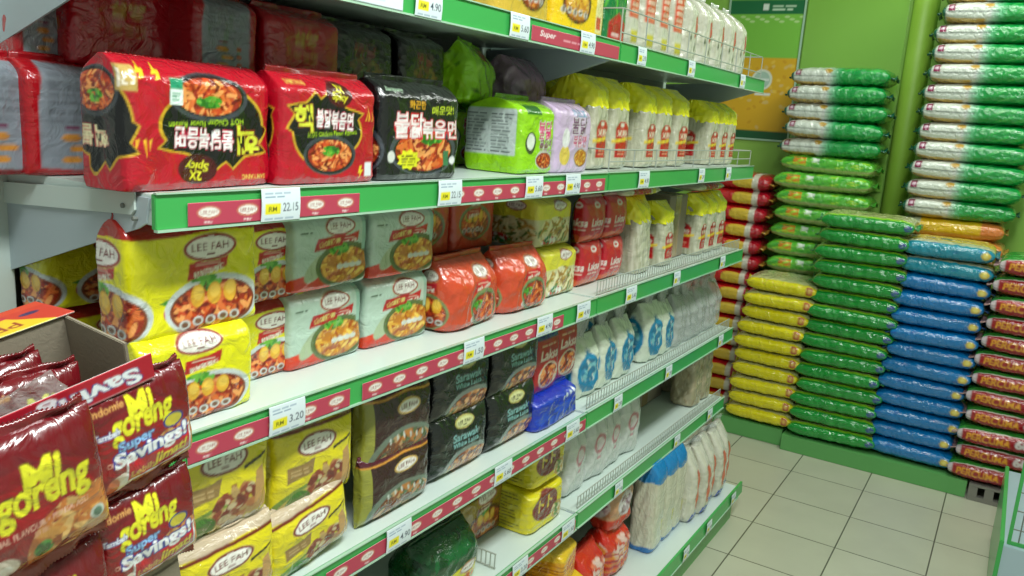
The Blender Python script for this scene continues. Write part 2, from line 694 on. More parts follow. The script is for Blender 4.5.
# poster
cv = Cv(-0.2, 0.2, 0, 0.82, 0.004, (128, 198, 70))
cv.rect(-0.2, 0.2, 0.045, 0.43, (226, 176, 30))
for _ in range(70):
    cv.ell(cv.rg.uniform(-.2, .2), cv.rg.uniform(.06, .42), .012, .008, cv.rg.choice([(236, 196, 70), (216, 160, 24), (224, 190, 110)]), cv.rg.uniform(-1, 1))
cv.rect(-0.2, 0.2, 0.0, 0.045, (20, 90, 50))
cv.rect(-0.2, 0.2, 0.655, 0.725, (14, 110, 62))
cv.lines(0.03, 0.18, 0.672, 0.708, 2, (200, 228, 200))
cv.rect(-0.02, 0.01, 0.675, 0.705, (230, 240, 230))
cv.rect(-0.2, 0.2, 0.74, 0.82, (222, 186, 60))
for i in range(16):
    cv.ell(-.2 + .026 * i, 0.640 - .012 * (i % 3), .014, .006, (190, 226, 150))
cv.ell(0.02, 0.315, 0.055, 0.055, (228, 236, 220))
cv.ell(0.02, 0.315, 0.044, 0.044, (176, 206, 190))
cv.rect(-0.02, 0.06, 0.310, 0.322, (230, 240, 235))
cv.rect(-0.01, 0.075, 0.235, 0.245, (235, 240, 235))
po = empty('wall_poster', (-1.312, 4.556, 1.42))
tag(po, 'green and orange rice poster with white round seal on the back wall', 'poster')
card('printed_sheet', 0.40, 0.82, cv, po, 0.003, 0.004)
MB().box(-0.205, -0.195, -0.008, 0.004, 0, 0.82).box(0.195, 0.205, -0.008, 0.004, 0, 0.82).box(-0.205, 0.205, -0.008, 0.004, -0.006, 0.004).build('frame', M['rail_edge'], po)

# ================================================================ gondola shelving
LV = [('A', 1.335), ('B', 1.035), ('C', 0.740), ('D', 0.468), ('T', 1.630)]
XF, XB = -0.83, -1.20


def shelf(root, z, y0, y1, fence=False, fh=0.035, sparse=False):
    s = MB().box(XB, XF - 0.004, y0 + 0.004, y1 - 0.004, z - 0.018, z).box(XF - 0.022, XF - 0.004, y0 + 0.004, y1 - 0.004, z - 0.036, z - 0.018).build('shelf_board', M['steel'], root, 0.001)
    # price rail: green channel with clear lips
    r = MB()
    r.prism([(XF - 0.004, z + 0.001), (XF + 0.003, z + 0.001), (XF + 0.004, z - 0.040), (XF - 0.004, z - 0.040)], 'y', y0 + 0.001, y1 - 0.001)
    rr = r.build('price_rail', M['rail'], s, 0.0008)
    MB().box(XF + 0.0, XF + 0.0075, y0 + 0.001, y1 - 0.001, z - 0.0425, z - 0.0395).box(XF + 0.0, XF + 0.006, y0 + 0.001, y1 - 0.001, z + 0.001, z + 0.003).build('rail_lip', M['rail_edge'], s)
    for yy, nm in ((y0 + 0.0005, 0), (y1 - 0.0035, 1)):
        b = MB()
        b.prism([(XF - 0.008, z - 0.004), (XF - 0.014, z - 0.034), (XF - 0.03, z - 0.042), (XB + 0.01, z - 0.150), (XB + 0.01, z - 0.024), (XF - 0.03, z - 0.004)], 'y', yy, yy + 0.003)
        bb = b.build('bracket', M['bracket'], s, 0)
        if nm == 0:
            MB().prism([(XF - 0.03, z + 0.001), (XF - 0.03, z - 0.020), (XF - 0.036, z - 0.026), (XB + 0.02, z - 0.046), (XB + 0.02, z - 0.018)], 'y', yy - 0.0035, yy - 0.0005).build('shelf_flange', M['steel'], s)
            MB().rod((XF - 0.05, yy - 0.006, z - 0.017), (XF - 0.05, yy, z - 0.017), 0.003, 8).rod((XF - 0.03, yy - 0.006, z - 0.03), (XF - 0.03, yy, z - 0.03), 0.0025, 8).build('rivet', M['back'], s)
    if fence:
        f = MB()
        xa = XF - 0.010
        lo = z + 0.004
        if sparse:
            for h in (0.0, 0.022, fh):
                f.rod((xa, y0 + 0.02, lo + h), (xa, y1 - 0.02, lo + h), 0.0018)
            for y in np.arange(y0 + 0.02, y1, 0.145):
                f.rod((xa, y, lo), (xa, y, lo + fh), 0.0018)
            f.rod((xa, y0 + 0.02, lo + fh), (xa - 0.12, y0 + 0.02, lo + fh), 0.0018)
            f.rod((xa, y1 - 0.02, lo + fh), (xa - 0.25, y1 - 0.02, lo + fh), 0.0018)
        else:
            for h in (0.0, fh):
                f.rod((xa, y0 + 0.02, lo + h), (xa, y1 - 0.02, lo + h), 0.0017)
            for y in np.arange(y0 + 0.02, y1 - 0.01, 0.0165):
                f.rod((xa, y, lo), (xa, y, lo + fh), 0.0013, 5)
        f.build('wire_fence', M['wire'], s)
    return s


def gondola(y0, y1, label, fences):
    g = empty('gondola_shelving', (0, 0, 0))
    tag(g, label, 'shelving')
    MB().box(XB - 0.03, XB - 0.002, y0 + 0.020, y1 - 0.007, 0.0, 2.05).build('back_panel', M['back'], g)
    for y in (y0 - 0.024, y1 - 0.006) if y0 < 1 else (y1 - 0.006,):
        u = MB().box(XB - 0.03, XB + (0.055 if y < .6 else 0.0), y, y + 0.03, 0.0, 2.07)
        uo = u.build('upright', M['steel'], g, 0.002)
    for n, z in LV:
        shelf(g, z, y0, y1, fences.get(n, 0) > 0, fences.get(n, 0.03), n in ('A', 'T'))
    b = MB().box(XB, -0.735, y0 + 0.003, y1 - 0.003, 0.118, 0.135).build('base_deck', M['steel'], g, 0.001)
    MB().box(-0.762, -0.745, y0 + 0.003, y1 - 0.003, 0.0, 0.118).build('kick_plate', M['plinth'], b)
    MB().prism([(-0.737, 0.136), (-0.729, 0.136), (-0.726, 0.092), (-0.737, 0.092)], 'y', y0 + 0.001, y1 + (0.05 if y1 > 2 else -.001)).build('price_rail', M['rail'], b, 0.0008)
    MB().box(-0.729, -0.724, y0 + 0.001, y1, 0.088, 0.092).build('rail_lip', M['rail_edge'], b)
    return g


gondola(0.57, 1.755, 'near bay of white shelving with green price rails full of noodle packs', {})
gondola(1.76, 2.955, 'far bay of white shelving with wire fences along its green rails', {'A': 0.05, 'B': 0.032, 'C': 0.030, 'D': 0.030, 'T': 0.075})
# end panel of the far bay
# ================================================================ rails: strips and tags


class Kind:
    def __init__(s, root, d, cat):
        s.root, s.d, s.cat, s.used = root, d, cat, False

    def put(s, x, y, z, label, group=None, yaw=0.0, tilt=0.0, roll=0.0, front=True, sc=1.0, flip=False):
        o = s.root if not s.used else copy_tree(s.root)
        s.used = True
        a = math.pi / 2 + yaw
        R = Matrix.Rotation(a, 4, 'Z') @ Matrix.Rotation(tilt, 4, 'X') @ Matrix.Rotation(roll, 4, 'Y')
        off = Vector((0, s.d / 2 if front else 0, 0))
        off.rotate(Matrix.Rotation(a, 3, 'Z'))
        loc = Vector((x, y, z)) + off
        S = Matrix.Diagonal((sc, sc, sc, 1)) if not isinstance(sc, tuple) else Matrix.Diagonal((*sc, 1))
        if flip:
            S = S @ Matrix.Translation((0, 0, flip)) @ Matrix.Rotation(math.pi, 4, 'Y')
        o.matrix_world = Matrix.Translation(loc) @ R @ S
        tag(o, label, s.cat, group)
        return o


def thing(name):
    return empty(name)


def strip_kind(w_, h, kind):
    r = thing('promo_strip')
    cv = Cv(-w_ / 2, w_ / 2, 0, h, 0.0013, (186, 62, 86))
    if kind == 'logo':
        n = max(1, int(round(w_ / 0.062)))
        for i in range(n):
            cx = -w_ / 2 + (i + .5) * w_ / n
            cv.logo(cx, h * 0.56, 0.034, (200, 90, 90), (150, 40, 50))
            cv.text('喜菜樓', cx, h * .13, .014, .0035, (240, 220, 220), bold=.03)
    else:
        cv.text('Super', -w_ * .34, h * .55, w_ * .16, h * .5, (245, 235, 235), shear=.2, bold=.03)
        cv.lines(-w_ * .18, w_ * .26, h * .4, h * .66, 1, (225, 150, 165))
    card('strip', w_, h, cv, r, 0.001, 0.0013)
    return Kind(r, 0.001, 'shelf strip')


ORD = ['first', 'second', 'third', 'fourth', 'fifth', 'sixth', 'seventh', 'eighth', 'ninth', 'tenth', 'eleventh', 'twelfth', 'thirteenth', 'fourteenth', 'fifteenth', 'sixteenth', 'seventeenth', 'eighteenth', 'nineteenth', 'twentieth', 'twenty-first', 'twenty-second', 'twenty-third', 'twenty-fourth', 'twenty-fifth', 'twenty-sixth']
RN = {'T': 'topmost rail', 'A': 'second rail down', 'B': 'third rail down', 'C': 'fourth rail down', 'D': 'fifth rail down', 'E': 'lowest rail'}
ZL = dict(LV)
ZL['E'] = 0.135
STR = {'A': [(0.612, 0.905), (1.125, 1.735)], 'B': [(0.607, 0.897), (0.925, 1.585)], 'C': [(0.575, 0.835), (0.855, 1.75)], 'D': [(0.70, 1.10), (1.30, 1.745)], 'T': [(1.36, 1.745)]}
for n, ss in STR.items():
    for i, (a, b) in enumerate(ss):
        k = strip_kind(b - a, 0.028, 'logo' if n != 'T' else 'fajar')
        where = ' nearest the camera' if i == 0 and n != 'T' else ' towards the bay join'
        k.put(XF + 0.0062, (a + b) / 2, ZL[n] - 0.0385, 'pink promotional strip with ' + ('oval logos' if n != 'T' else 'white lettering') + ' on the ' + RN[n] + where, 'pink promotional strips')


def tag_kind(price, w_=0.066, h=0.043):
    r = thing('price_tag')
    cv = Cv(-w_ / 2, w_ / 2, 0, h, 0.0010, (222, 234, 240))
    cv.rect(-w_ * .42, -w_ * .02, h * .22, h * .55, (238, 226, 40))
    cv.text('RM', -w_ * .22, h * .38, w_ * .2, h * .14, (90, 90, 20), bold=.03)
    cv.text(price, w_ * .24, h * .42, w_ * .4, h * .26, (50, 60, 80), bold=.02)
    cv.lines(-w_ * .42, w_ * .3, h * .72, h * .92, 2, (150, 170, 190))
    cv.lines(-w_ * .42, w_ * .4, h * .06, h * .16, 1, (150, 170, 190))
    card('tag', w_, h, cv, r, 0.001, 0.001, 0.0015)
    return Kind(r, 0.001, 'price tag')


TK = {p: tag_kind(p) for p in ('22.15', '3.20', '4.90', '1.50', '5.60')}
TK2 = tag_kind('2.90', 0.05, 0.042)
TG = {'T': [(1.045, 0, '4.90'), (1.313, 0, '5.60'), (1.585, 0, '4.90'), (1.870, 1, ''), (2.21, 1, ''), (2.683, 1, '')],
      'A': [(0.752, 0, '22.15'), (1.126, 0, '22.15'), (1.407, 0, '5.60'), (1.571, 0, '4.90'), (1.957, 0, '4.90'), (2.393, 1, ''), (2.652, 1, '')],
      'B': [(0.768, 0, '3.20'), (1.228, 0, '1.50'), (1.495, 0, '4.90'), (1.677, 0, '4.90'), (1.95, 0, '5.60'), (2.28, 1, ''), (2.707, 1, '')],
      'C': [(1.029, 0, '4.90'), (1.366, 0, '5.60'), (1.676, 0, '5.60'), (1.935, 1, ''), (2.30, 1, ''), (2.80, 1, '')],
      'D': [(1.47, 0, '3.20'), (1.70, 0, '1.50'), (2.0, 1, ''), (2.453, 1, ''), (2.78, 1, '')],
      'E': [(1.95, 1, ''), (2.376, 1, ''), (2.60, 1, ''), (2.875, 1, '')]}
for n, ts in TG.items():
    for i, (y, small, p) in enumerate(ts):
        k = TK2 if small else TK[p]
        x = XF + 0.0085 if n != 'E' else -0.722
        k.put(x, y, ZL[n] - 0.0405, 'white and yellow price tag, %s from the near end on the %s' % (ORD[i], RN[n]), 'price tags on the rails')
r = thing('shelf_label')
cv = Cv(-.06, .06, 0, .034, .0015, (222, 236, 242))
cv.lines(-.05, .05, .008, .026, 2, (190, 206, 214))
card('label_card', 0.12, 0.034, cv, r, 0.001, 0.002)
Kind(r, .001, 'label').put(XF + 0.0075, 0.925, ZL['T'] - .039, 'long blank white label card on the top shelf rail above the red packs')

# ================================================================ package kinds
RED = (178, 8, 34)
YEL = (232, 226, 20)
NOOD = [(150, 60, 20), (190, 90, 30), (214, 130, 50), (230, 170, 90), (120, 40, 15), (170, 50, 20)]
NOODY = [(190, 120, 40), (226, 170, 60), (240, 200, 90), (170, 80, 20), (210, 140, 40)]
NOODR = [(150, 40, 20), (200, 70, 30), (220, 110, 50), (240, 160, 90), (110, 20, 10)]


def blaze(c, cx, cz, w_, h, col, edge):
    """black smoke-like shape with curled tongues behind the print"""
    rg = random.Random(4)
    T = [(rg.uniform(0, 6.283), rg.uniform(.10, .30), rg.choice((-1, 1))) for _ in range(9)]
    for k, cc in ((1.06, edge), (1.0, col)):
        pts = []
        for i in range(72):
            a = 6.283 * i / 72
            r = .92 + .05 * math.sin(3 * a + 1)
            for t0, am, sg in T:
                q = ((a - t0 + 3.1416) % 6.2832 - 3.1416) * sg
                if -.05 < q < .38:
                    r += am * (1 - (q + .05) / .43) ** 1.4
            r *= k
            pts.append((cx + w_ / 2 * r * math.cos(a), cz + h / 2 * r * math.sin(a)))
        c.poly(pts, cc)


def samyang_art(w_, h, d, res, bg, black=False):
    c = Cv(-w_ / 2 - d, w_ / 2 + d, 0, h, res, bg, 5)
    for ox, k in ((0, 1.0), (-w_ / 2 - d * .55, .62), (w_ / 2 + d * .55, .62)):
        if not black:
            blaze(c, ox - w_ * .06 * k, h * .48, w_ * .74 * k, h * .64, (14, 12, 14), (200, 160, 40))
            c.bowl(ox - w_ * .02 * k, h * .27, w_ * .27 * k, h * .19, NOODR, (60, 64, 70), (20, 20, 24), 150, (0, .2))
            if k == 1:
                c.text('핵', ox - w_ * .29, h * .60, w_ * .16, h * .24, (216, 220, 60), bold=.06, out=(120, 20, 30), ow=.06, rot=.05)
                c.text('불닭볶음면', ox + w_ * .02, h * .60, w_ * .38, h * .16, (244, 240, 240), bold=.05, out=(196, 30, 70), ow=.06, rot=-.05)
                c.text('HOT Chicken Flavor Ramen', ox, h * .475, w_ * .5, h * .045, (170, 210, 40), bold=.02, rot=.06)
                c.ell(ox + w_ * .07, h * .84, w_ * .13, h * .12, (70, 8, 14))
                c.text('2X', ox + w_ * .08, h * .89, w_ * .08, h * .07, (226, 222, 50), bold=.05, rot=-.15)
                c.text('Spicy', ox + w_ * .07, h * .81, w_ * .16, h * .085, (226, 222, 50), bold=.05, rot=-.08, shear=.2)
                # flames at the side of the bowl
                for i in range(3):
                    fx = ox + w_ * (.36 + .035 * i)
                    c.poly([(fx - w_ * .008, h * .60), (fx + w_ * .012, h * .61), (fx + w_ * .012 * (-1) ** i, h * (.70 + .05 * (i % 2)))], (232, 170, 40))
                for i in range(2):
                    fx = ox + w_ * (.30 + .09 * i)
                    c.poly([(fx, h * .16), (fx + w_ * .03, h * .17), (fx + w_ * .015, h * .12), (fx + w_ * .045, h * .13), (fx - w_ * .01, h * .03), (fx + w_ * .008, h * .09), (fx - w_ * .012, h * .09)], (226, 200, 40))
                c.text('SAMYANG', ox - w_ * .34, h * .92, w_ * .18, h * .04, (220, 190, 90), bold=.03)
            else:
                c.text('핵불', ox, h * .60, w_ * .2, h * .15, (236, 226, 180), bold=.05, out=(196, 30, 70), ow=.05)
        else:
            c.bowl(ox + w_ * .02, h * .30, w_ * .42 * k, h * .26, NOODR, (70, 74, 82), (24, 22, 26), 220, (.2, .5))
            if k == 1:
                c.text('불닭볶음면', ox + w_ * .05, h * .53, w_ * .78, h * .19, (236, 226, 226), bold=.05, out=(206, 30, 50), ow=.07)
                c.text('불닭', ox - w_ * .17, h * .56, w_ * .34, h * .25, (240, 230, 230), bold=.05, out=(206, 30, 50), ow=.07)
                c.text('화끈한', ox - w_ * .08, h * .77, w_ * .2, h * .08, (230, 170, 40), bold=.04)
                c.text('매운맛!', ox + w_ * .24, h * .73, w_ * .28, h * .09, (190, 210, 50), bold=.04, rot=.06)
                c.text('Samyang', ox - w_ * .33, h * .90, w_ * .2, h * .05, (170, 200, 170), shear=.3, bold=.03)
                for i in range(9):
                    a = i * .7
                    c.poly([(ox - w_ * .17 + w_ * .15 * math.cos(a), h * .21 + h * .11 * math.sin(a)), (ox - w_ * .17 + w_ * .1 * math.cos(a + .5), h * .21 + h * .08 * math.sin(a + .5)), (ox - w_ * .17 + w_ * .1 * math.cos(a - .5), h * .21 + h * .08 * math.sin(a - .5))], (226, 226, 40))
                c.ell(ox - w_ * .17, h * .21, w_ * .115, h * .085, (226, 226, 40))
                c.lines(ox - w_ * .26, ox - w_ * .08, h * .15, h * .27, 4, (120, 110, 20))
                c.rect(ox + w_ * .27, ox + w_ * .35, h * .14, h * .30, (60, 120, 80))
                c.ell(ox + w_ * .41, h * .2, w_ * .045, h * .045, (225, 225, 225))
                c.ell(ox - w_ * .38, h * .24, w_ * .04, h * .06, (225, 225, 220))
            else:
                c.text('불닭', ox, h * .58, w_ * .2, h * .16, (236, 226, 226), bold=.05, out=(206, 30, 50), ow=.06)
    return c


def pack_kind(name, cat, w_, h, d, cv, prof=pf_boxy, res=0.003, n=5.0, amp=0.0025, freq=55, pleat=0.0, seed=1, mat='film', seal=None, seal_h=0.012, plain=None, body='bag', bend=None):
    r = thing(name)
    loft(body, h, w_, d, 'Z', cv, prof, M[mat], res, n, amp, freq, pleat, seed, r, plain=plain, bend=bend)
    if seal:
        k = prof(1.0)
        crimp('top_seal', w_ * k[0] * .98, seal_h, 'Z', (0, 0, h - 0.003), seal, r, th=max(0.003, 0.0022), seed=seed, wavy=0.003, w1=.97)
    return Kind(r, d, cat)


NP = 'noodle pack'
# --- big red multipack, printed side upside down; gold count box, green sticker
W, H, D = 0.238, 0.152, 0.085
c = samyang_art(W, H, D, 0.0013, RED)
c.flip()
gx = -W / 2 + .004
c.rect(gx - .012, gx + .014, H * .74, H * .93, (190, 160, 90))
c.text('5개', gx + .001, H * .835, .020, .020, (248, 240, 220), bold=.05, rot=3.14159)
c.rect(-.058, -.038, H * .66, H * .86, (226, 240, 234))
c.rect(-.058, -.038, H * .78, H * .86, (40, 150, 110))
c.lines(-.055, -.041, H * .69, H * .76, 3, (90, 150, 120))
K_redbig = pack_kind('noodle_multipack', NP, W, H, D, c, pf_boxy, .0016, 9, .0045, 38, 0, 11, seal=(150, 10, 22), seal_h=.005)
K_redbig.put(-0.858, 0.668, 1.336, 'large red noodle multipack with upside-down print at the near end of the second shelf', yaw=.12)
# --- red upright
W, H, D = 0.195, 0.152, 0.085
c = samyang_art(W, H, D, 0.0014, RED)
c.rect(W * .36, W * .44, H * .06, H * .2, (226, 226, 230))
K_red = pack_kind('noodle_multipack', NP, W, H, D, c, pf_boxy, .0018, 9, .0035, 40, 0, 12, seal=(150, 10, 22))
K_red.put(-0.855, 0.880, 1.336, 'red spicy noodle multipack standing upright right of the large upside-down red one')
# --- plain dark red with small gold print, behind
c = Cv(-.16, .16, 0, .13, .003, (178, 12, 30), 3)
for ox in (0, -.13):
    c.text('삼양', ox, .085, .05, .022, (190, 170, 60), bold=.05)
    c.text('볶음면', ox, .055, .05, .018, (180, 120, 50), bold=.04)
    c.rect(ox - .03, ox + .03, .105, .112, (170, 90, 70))
K_dred = pack_kind('noodle_multipack', NP, .16, .13, .09, c, pf_boxy, .004, 9, .004, 36, 0, 13, seal=(150, 20, 30))
# --- red with silver back
c = Cv(-.14, .14, 0, .145, .002, (176, 14, 28), 4)
c.poly([(-.052, .010), (.044, .004), (.048, .136), (-.044, .142), (-.052, .09)], (138, 146, 156))
c.lines(-.040, .036, .062, .130, 14, (96, 102, 110), .4)
for i in range(3):
    c.ell(-.012 + .010 * (i % 2), .020 + .014 * i, .014, .0045, (206, 140, 60))
    c.ell(.024, .022 + .014 * i, .006, .004, (190, 90, 50))
c.rect(-.02, .0, .058, .062, (120, 60, 90))
K_silver = pack_kind('noodle_multipack', NP, .135, .143, .085, c, pf_boxy, .0028, 9, .003, 40, 0, 14, seal=(160, 12, 26))
g = 'red and silver packs at the back of the second shelf'
K_silver.put(-1.06, .535, 1.336, 'red pack with silver printed back, leftmost at the picture edge behind the large red multipack', g, yaw=.05)
K_silver.put(-1.045, .617, 1.336, 'red pack with silver printed back directly left of the large upside-down red multipack', g)
K_silver.put(-1.055, .755, 1.336, 'red pack with silver back hidden behind the large upside-down red multipack', g)
K_silver.put(-1.10, .612, 1.478, 'red pack with silver back lying high under the top shelf bracket at the far left', g, sc=(.62, 1, .8))
K_dred.put(-1.065, .702, 1.478, 'dark red pack in shade above and behind the large upside-down multipack', g, sc=(1, 1, .9))
K_silver.put(-1.01, .822, 1.478, 'red pack showing its silver back, topmost behind the two red multipacks', g, sc=(.85, 1, .8))
K_dred.put(-1.055, .90, 1.336, 'plain dark red pack hidden behind the upright red multipack', g)
K_dred.put(-1.00, .965, 1.466, 'plain red pack with small gold print, topmost just left of the black packs', g, sc=(1, 1, .95))
K_dred.put(-1.06, 1.02, 1.336, 'plain dark red pack low behind the gap between red and black multipacks', g, sc=(.7, 1, 1))
# --- black
W, H, D = 0.212, 0.158, 0.09
c = samyang_art(W, H, D, 0.0014, (16, 15, 18), True)
K_black = pack_kind('noodle_multipack', NP, W, H, D, c, pf_boxy, .0018, 9, .004, 40, 0, 15, seal=(24, 24, 28))
K_black.put(-0.856, 1.092, 1.336, 'black hot chicken noodle multipack with red and white Korean print, front of the second shelf')
c = Cv(-.18, .18, 0, .14, .004, (7, 7, 8), 6)
c.text('불닭', .0, .085, .06, .03, (120, 40, 46), bold=.05)
c.bits(.0, .05, .05, .02, [(90, 50, 20), (120, 80, 40)], 30, .004)
c.text('매운맛', -.13, .09, .05, .02, (110, 70, 60), bold=.05)
K_bl2 = pack_kind('noodle_multipack', NP, .17, .14, .10, c, pf_boxy, .004, 9, .005, 36, 0, 16, seal=(20, 20, 24))
g = 'black packs stacked behind the black multipack'
K_bl2.put(-1.035, 1.145, 1.336, 'black noodle pack hidden low behind the front black multipack', g)
K_bl2.put(-1.045, 1.32, 1.336, 'black noodle pack low in the dark gap left of the lime green packs', g)
K_bl2.put(-1.02, 1.125, 1.472, 'black noodle pack on the upper layer next to the plain red pack', g, sc=(.95, 1, .85))
K_bl2.put(-1.02, 1.295, 1.472, 'black noodle pack on the upper layer left of the lime green pack', g, yaw=.06, sc=(.9, 1, .85))
# --- lime green
W, H, D = 0.135, 0.150, 0.150
LIME = (150, 212, 28)
c = Cv(-W / 2 - D, W / 2 + D, 0, H, .0016, LIME, 7)
x0, x1 = -W / 2 - D * .92, -W / 2 - .006
c.rect(x0, x1, H * .24, H * .86, (196, 208, 204))
for a, b in ((x0 + .006, (x0 + x1) / 2 - .002), ((x0 + x1) / 2 + .004, x1 - .004)):
    c.lines(a, b, H * .28, H * .82, 12, (90, 100, 100), .35)
c.text('불닭', W * .18, H * .60, .05, .036, (210, 60, 120), bold=.05, out=(240, 240, 240), ow=.05)
c.text('볶음면', W * .22, H * .40, .045, .025, (120, 40, 80), bold=.05, out=(240, 240, 240), ow=.05)
c.rect(-W * .36, W * .05, H * .80, H * .92, (50, 110, 40))
c.bowl(W * .2, H * .19, W * .26, H * .13, NOODR, (200, 200, 190), None, 60)
c.ell(-W * .22, H * .42, W * .15, H * .15, (60, 70, 40))
c.ell(-W * .22, H * .44, W * .11, H * .11, (226, 232, 220))
K_lime = pack_kind('noodle_multipack', NP, W, H, D, c, pf_boxy, .0022, 9, .004, 40, 0, 17, seal=(130, 190, 30))
K_lime.put(-0.862, 1.483, 1.336, 'lime green noodle multipack with white nutrition table, front of the second shelf', yaw=-.03)
c = Cv(-.2, .2, 0, .15, .004, LIME, 7)
c.rect(.01, .04, .10, .125, (190, 60, 60))
for i in range(10):
    c.ell(c.rg.uniform(-.16, .06), c.rg.uniform(.02, .12), .016, .004, c.rg.choice([(90, 150, 20), (60, 110, 20), (180, 230, 60)]), c.rg.uniform(-1, 1))
K_lime2 = pack_kind('noodle_multipack', NP, .135, .13, .11, c, pf_slump, .0035, 5, .009, 40, 0, 77, seal=(130, 190, 30))
K_lime2.put(-1.00, 1.490, 1.470, 'lime green noodle pack leaning on top behind the front lime green one', yaw=.25, roll=.08, sc=(1.1, .9, .93))
K_lime.put(-1.05, 1.500, 1.336, 'lime green noodle pack hidden behind the front lime green multipack', sc=(1, .8, .95))
# --- lilac
W, H, D = 0.165, 0.152, 0.10
c = Cv(-W / 2 - D, W / 2 + D, 0, H, .0018, (206, 180, 214), 8)
c.text('불닭', W * .12, H * .68, .07, .036, (110, 50, 100), bold=.05, out=(240, 236, 240), ow=.05)
c.text('볶음면', W * .16, H * .46, .06, .026, (190, 60, 110), bold=.05, out=(240, 236, 240), ow=.05)
c.text('까르보', W * .12, H * .86, .06, .018, (60, 140, 170), bold=.04)
c.bowl(W * .22, H * .22, W * .2, H * .15, NOODY, (190, 180, 190), None, 70)
c.ell(-W * .24, H * .25, W * .14, H * .14, (226, 196, 90))
c.ell(-W * .24, H * .50, W * .10, H * .14, (236, 234, 236))
K_lilac = pack_kind('noodle_multipack', NP, W, H, D, c, pf_boxy, .0022, 9, .004, 42, 0, 18, seal=(180, 150, 190))
K_lilac.put(-0.862, 1.640, 1.336, 'lilac noodle multipack with Korean print between the lime green pack and the vermicelli')
c = Cv(-.2, .2, 0, .15, .005, (150, 120, 146), 8)
c.dirt([(120, 90, 120), (170, 146, 168), (90, 66, 90)], 24, .012)
K_lil2 = pack_kind('noodle_multipack', NP, .19, .13, .12, c, pf_slump, .0035, 4, .010, 42, 0, 19)
K_lil2.put(-1.0, 1.69, 1.455, 'crumpled mauve bag on top behind the lilac multipack', yaw=.1)
K_lil2.put(-1.04, 1.675, 1.336, 'crumpled mauve bag underneath the other one, behind the lilac multipack', sc=(.8, .8, .95))


# --- generic printed designs ---------------------------------------------------
def leefah_art(w_, h, d, res, bg, food, flag=(190, 20, 24), rim=(206, 214, 214), logo_x=.10, top=None, bowlp=(.12, .22, .36, .27), flagtxt='秘制咖喱麺', greens=(-.2, .75), lower=None, seed=3, splash=True, rep=True, logow=.42, lz=.80, fz_=.60, tz=.86):
    c = Cv(-w_ / 2 - d, w_ / 2 + d, 0, h, res, bg, seed)
    if top:
        c.wave(h * tz, h * .012, w_ * .8, top, True, .4)
    offs = [0] + ([-w_ * .84, w_ * .95] if rep else [])
    for ox in offs:
        if lower:
            c.ell(ox - w_ * .32, h * .02, w_ * .3, h * .2, lower)
        bx, bz, brx, brz = bowlp
        if splash:
            c.ell(ox + w_ * (bx - .34), h * .20, w_ * .05, h * .06, (200, 30, 24))
            c.poly([(ox + w_ * (bx - .42), h * .30), (ox + w_ * (bx - .26), h * .36), (ox + w_ * (bx - .30), h * .24)], (70, 150, 50))
        c.bowl(ox + w_ * bx, h * bz, w_ * brx, h * brz, food, rim, (130, 60, 30), 170, greens)
        for i in range(3):
            c.ell(ox + w_ * (bx - .13 + .13 * i), h * (bz + .10), w_ * .055, h * .10, (226, 170, 50))
            c.ell(ox + w_ * (bx - .125 + .13 * i), h * (bz + .12), w_ * .040, h * .06, (240, 196, 80))
        for i in range(5):
            c.ell(ox + w_ * (bx - .24 + .10 * i), h * (bz - .13 + .012 * (i % 2)), w_ * .042, h * .042, (205, 208, 206))
            c.ell(ox + w_ * (bx - .24 + .10 * i), h * (bz - .13 + .012 * (i % 2)), w_ * .026, h * .026, (120, 80, 60))
        fx, fz = ox + w_ * (bx - .02), h * fz_
        c.poly([(fx - w_ * .19, fz - h * .09), (fx + w_ * .13, fz - h * .01), (fx + w_ * .15, fz + h * .12), (fx + w_ * .02, fz + h * .08), (fx - w_ * .17, fz + h * .06)], flag)
        c.text(flagtxt, fx - w_ * .015, fz - h * .025, w_ * .25, h * .055, (240, 238, 220), rot=.14, bold=.04)
        c.rect(fx - w_ * .12, fx + w_ * .08, fz + h * .032, fz + h * .045, (230, 200, 180))
        c.logo(ox + w_ * logo_x, h * lz, w_ * logow)
    return c


W, H, D = .200, .150, .070
c = leefah_art(W, H, D, .0014, YEL, NOODR, top=(170, 30, 20), lz=.72, fz_=.54, tz=.85, bowlp=(.12, .21, .38, .27))
K_curry = pack_kind('noodle_multipack', NP, W, H, D, c, pf_boxy, .0018, 9, .003, 40, 0, 21, seal=(150, 24, 18))
gc = 'yellow curry noodle packs on the third shelf'
K_curry.put(-0.875, .667, 1.150, 'large yellow curry noodle pack perched on top, just below the near shelf end', gc, yaw=.03, roll=-.02)
c = leefah_art(W, H, D, .0016, YEL, NOODR, bowlp=(.06, .24, .40, .28), logo_x=.0, lz=.86, fz_=.62)
K_curry2 = pack_kind('noodle_multipack', NP, W, H, D, c, pf_boxy, .002, 9, .003, 40, 0, 20, seal=(220, 210, 30), seal_h=.004)
K_curry2.put(-0.858, .655, 1.036, 'yellow curry noodle pack underneath the large one, partly behind the red savings box', gc, sc=(.88, 1, .80), yaw=.02)
K_curry.put(-1.085, .672, 1.150, 'yellow curry noodle pack behind, just left of the large perched one', gc, sc=(.9, 1, .78), yaw=.05)
K_curry.put(-1.085, .672, 1.036, 'yellow curry noodle pack hidden under the one at the back left', gc, sc=(.9, 1, .76))
K_curry.put(-1.09, .868, 1.150, 'yellow curry noodle pack in the back row behind the large perched one', gc, sc=(.9, 1, .85))
K_curry.put(-1.09, .868, 1.036, 'yellow curry noodle pack at the bottom of the back row behind the perched one', gc, sc=(.9, 1, .76))
K_curry.put(-0.925, .822, 1.154, 'yellow curry noodle pack, upper of the two just right of the large perched one', gc, sc=(.86, .9, .84))
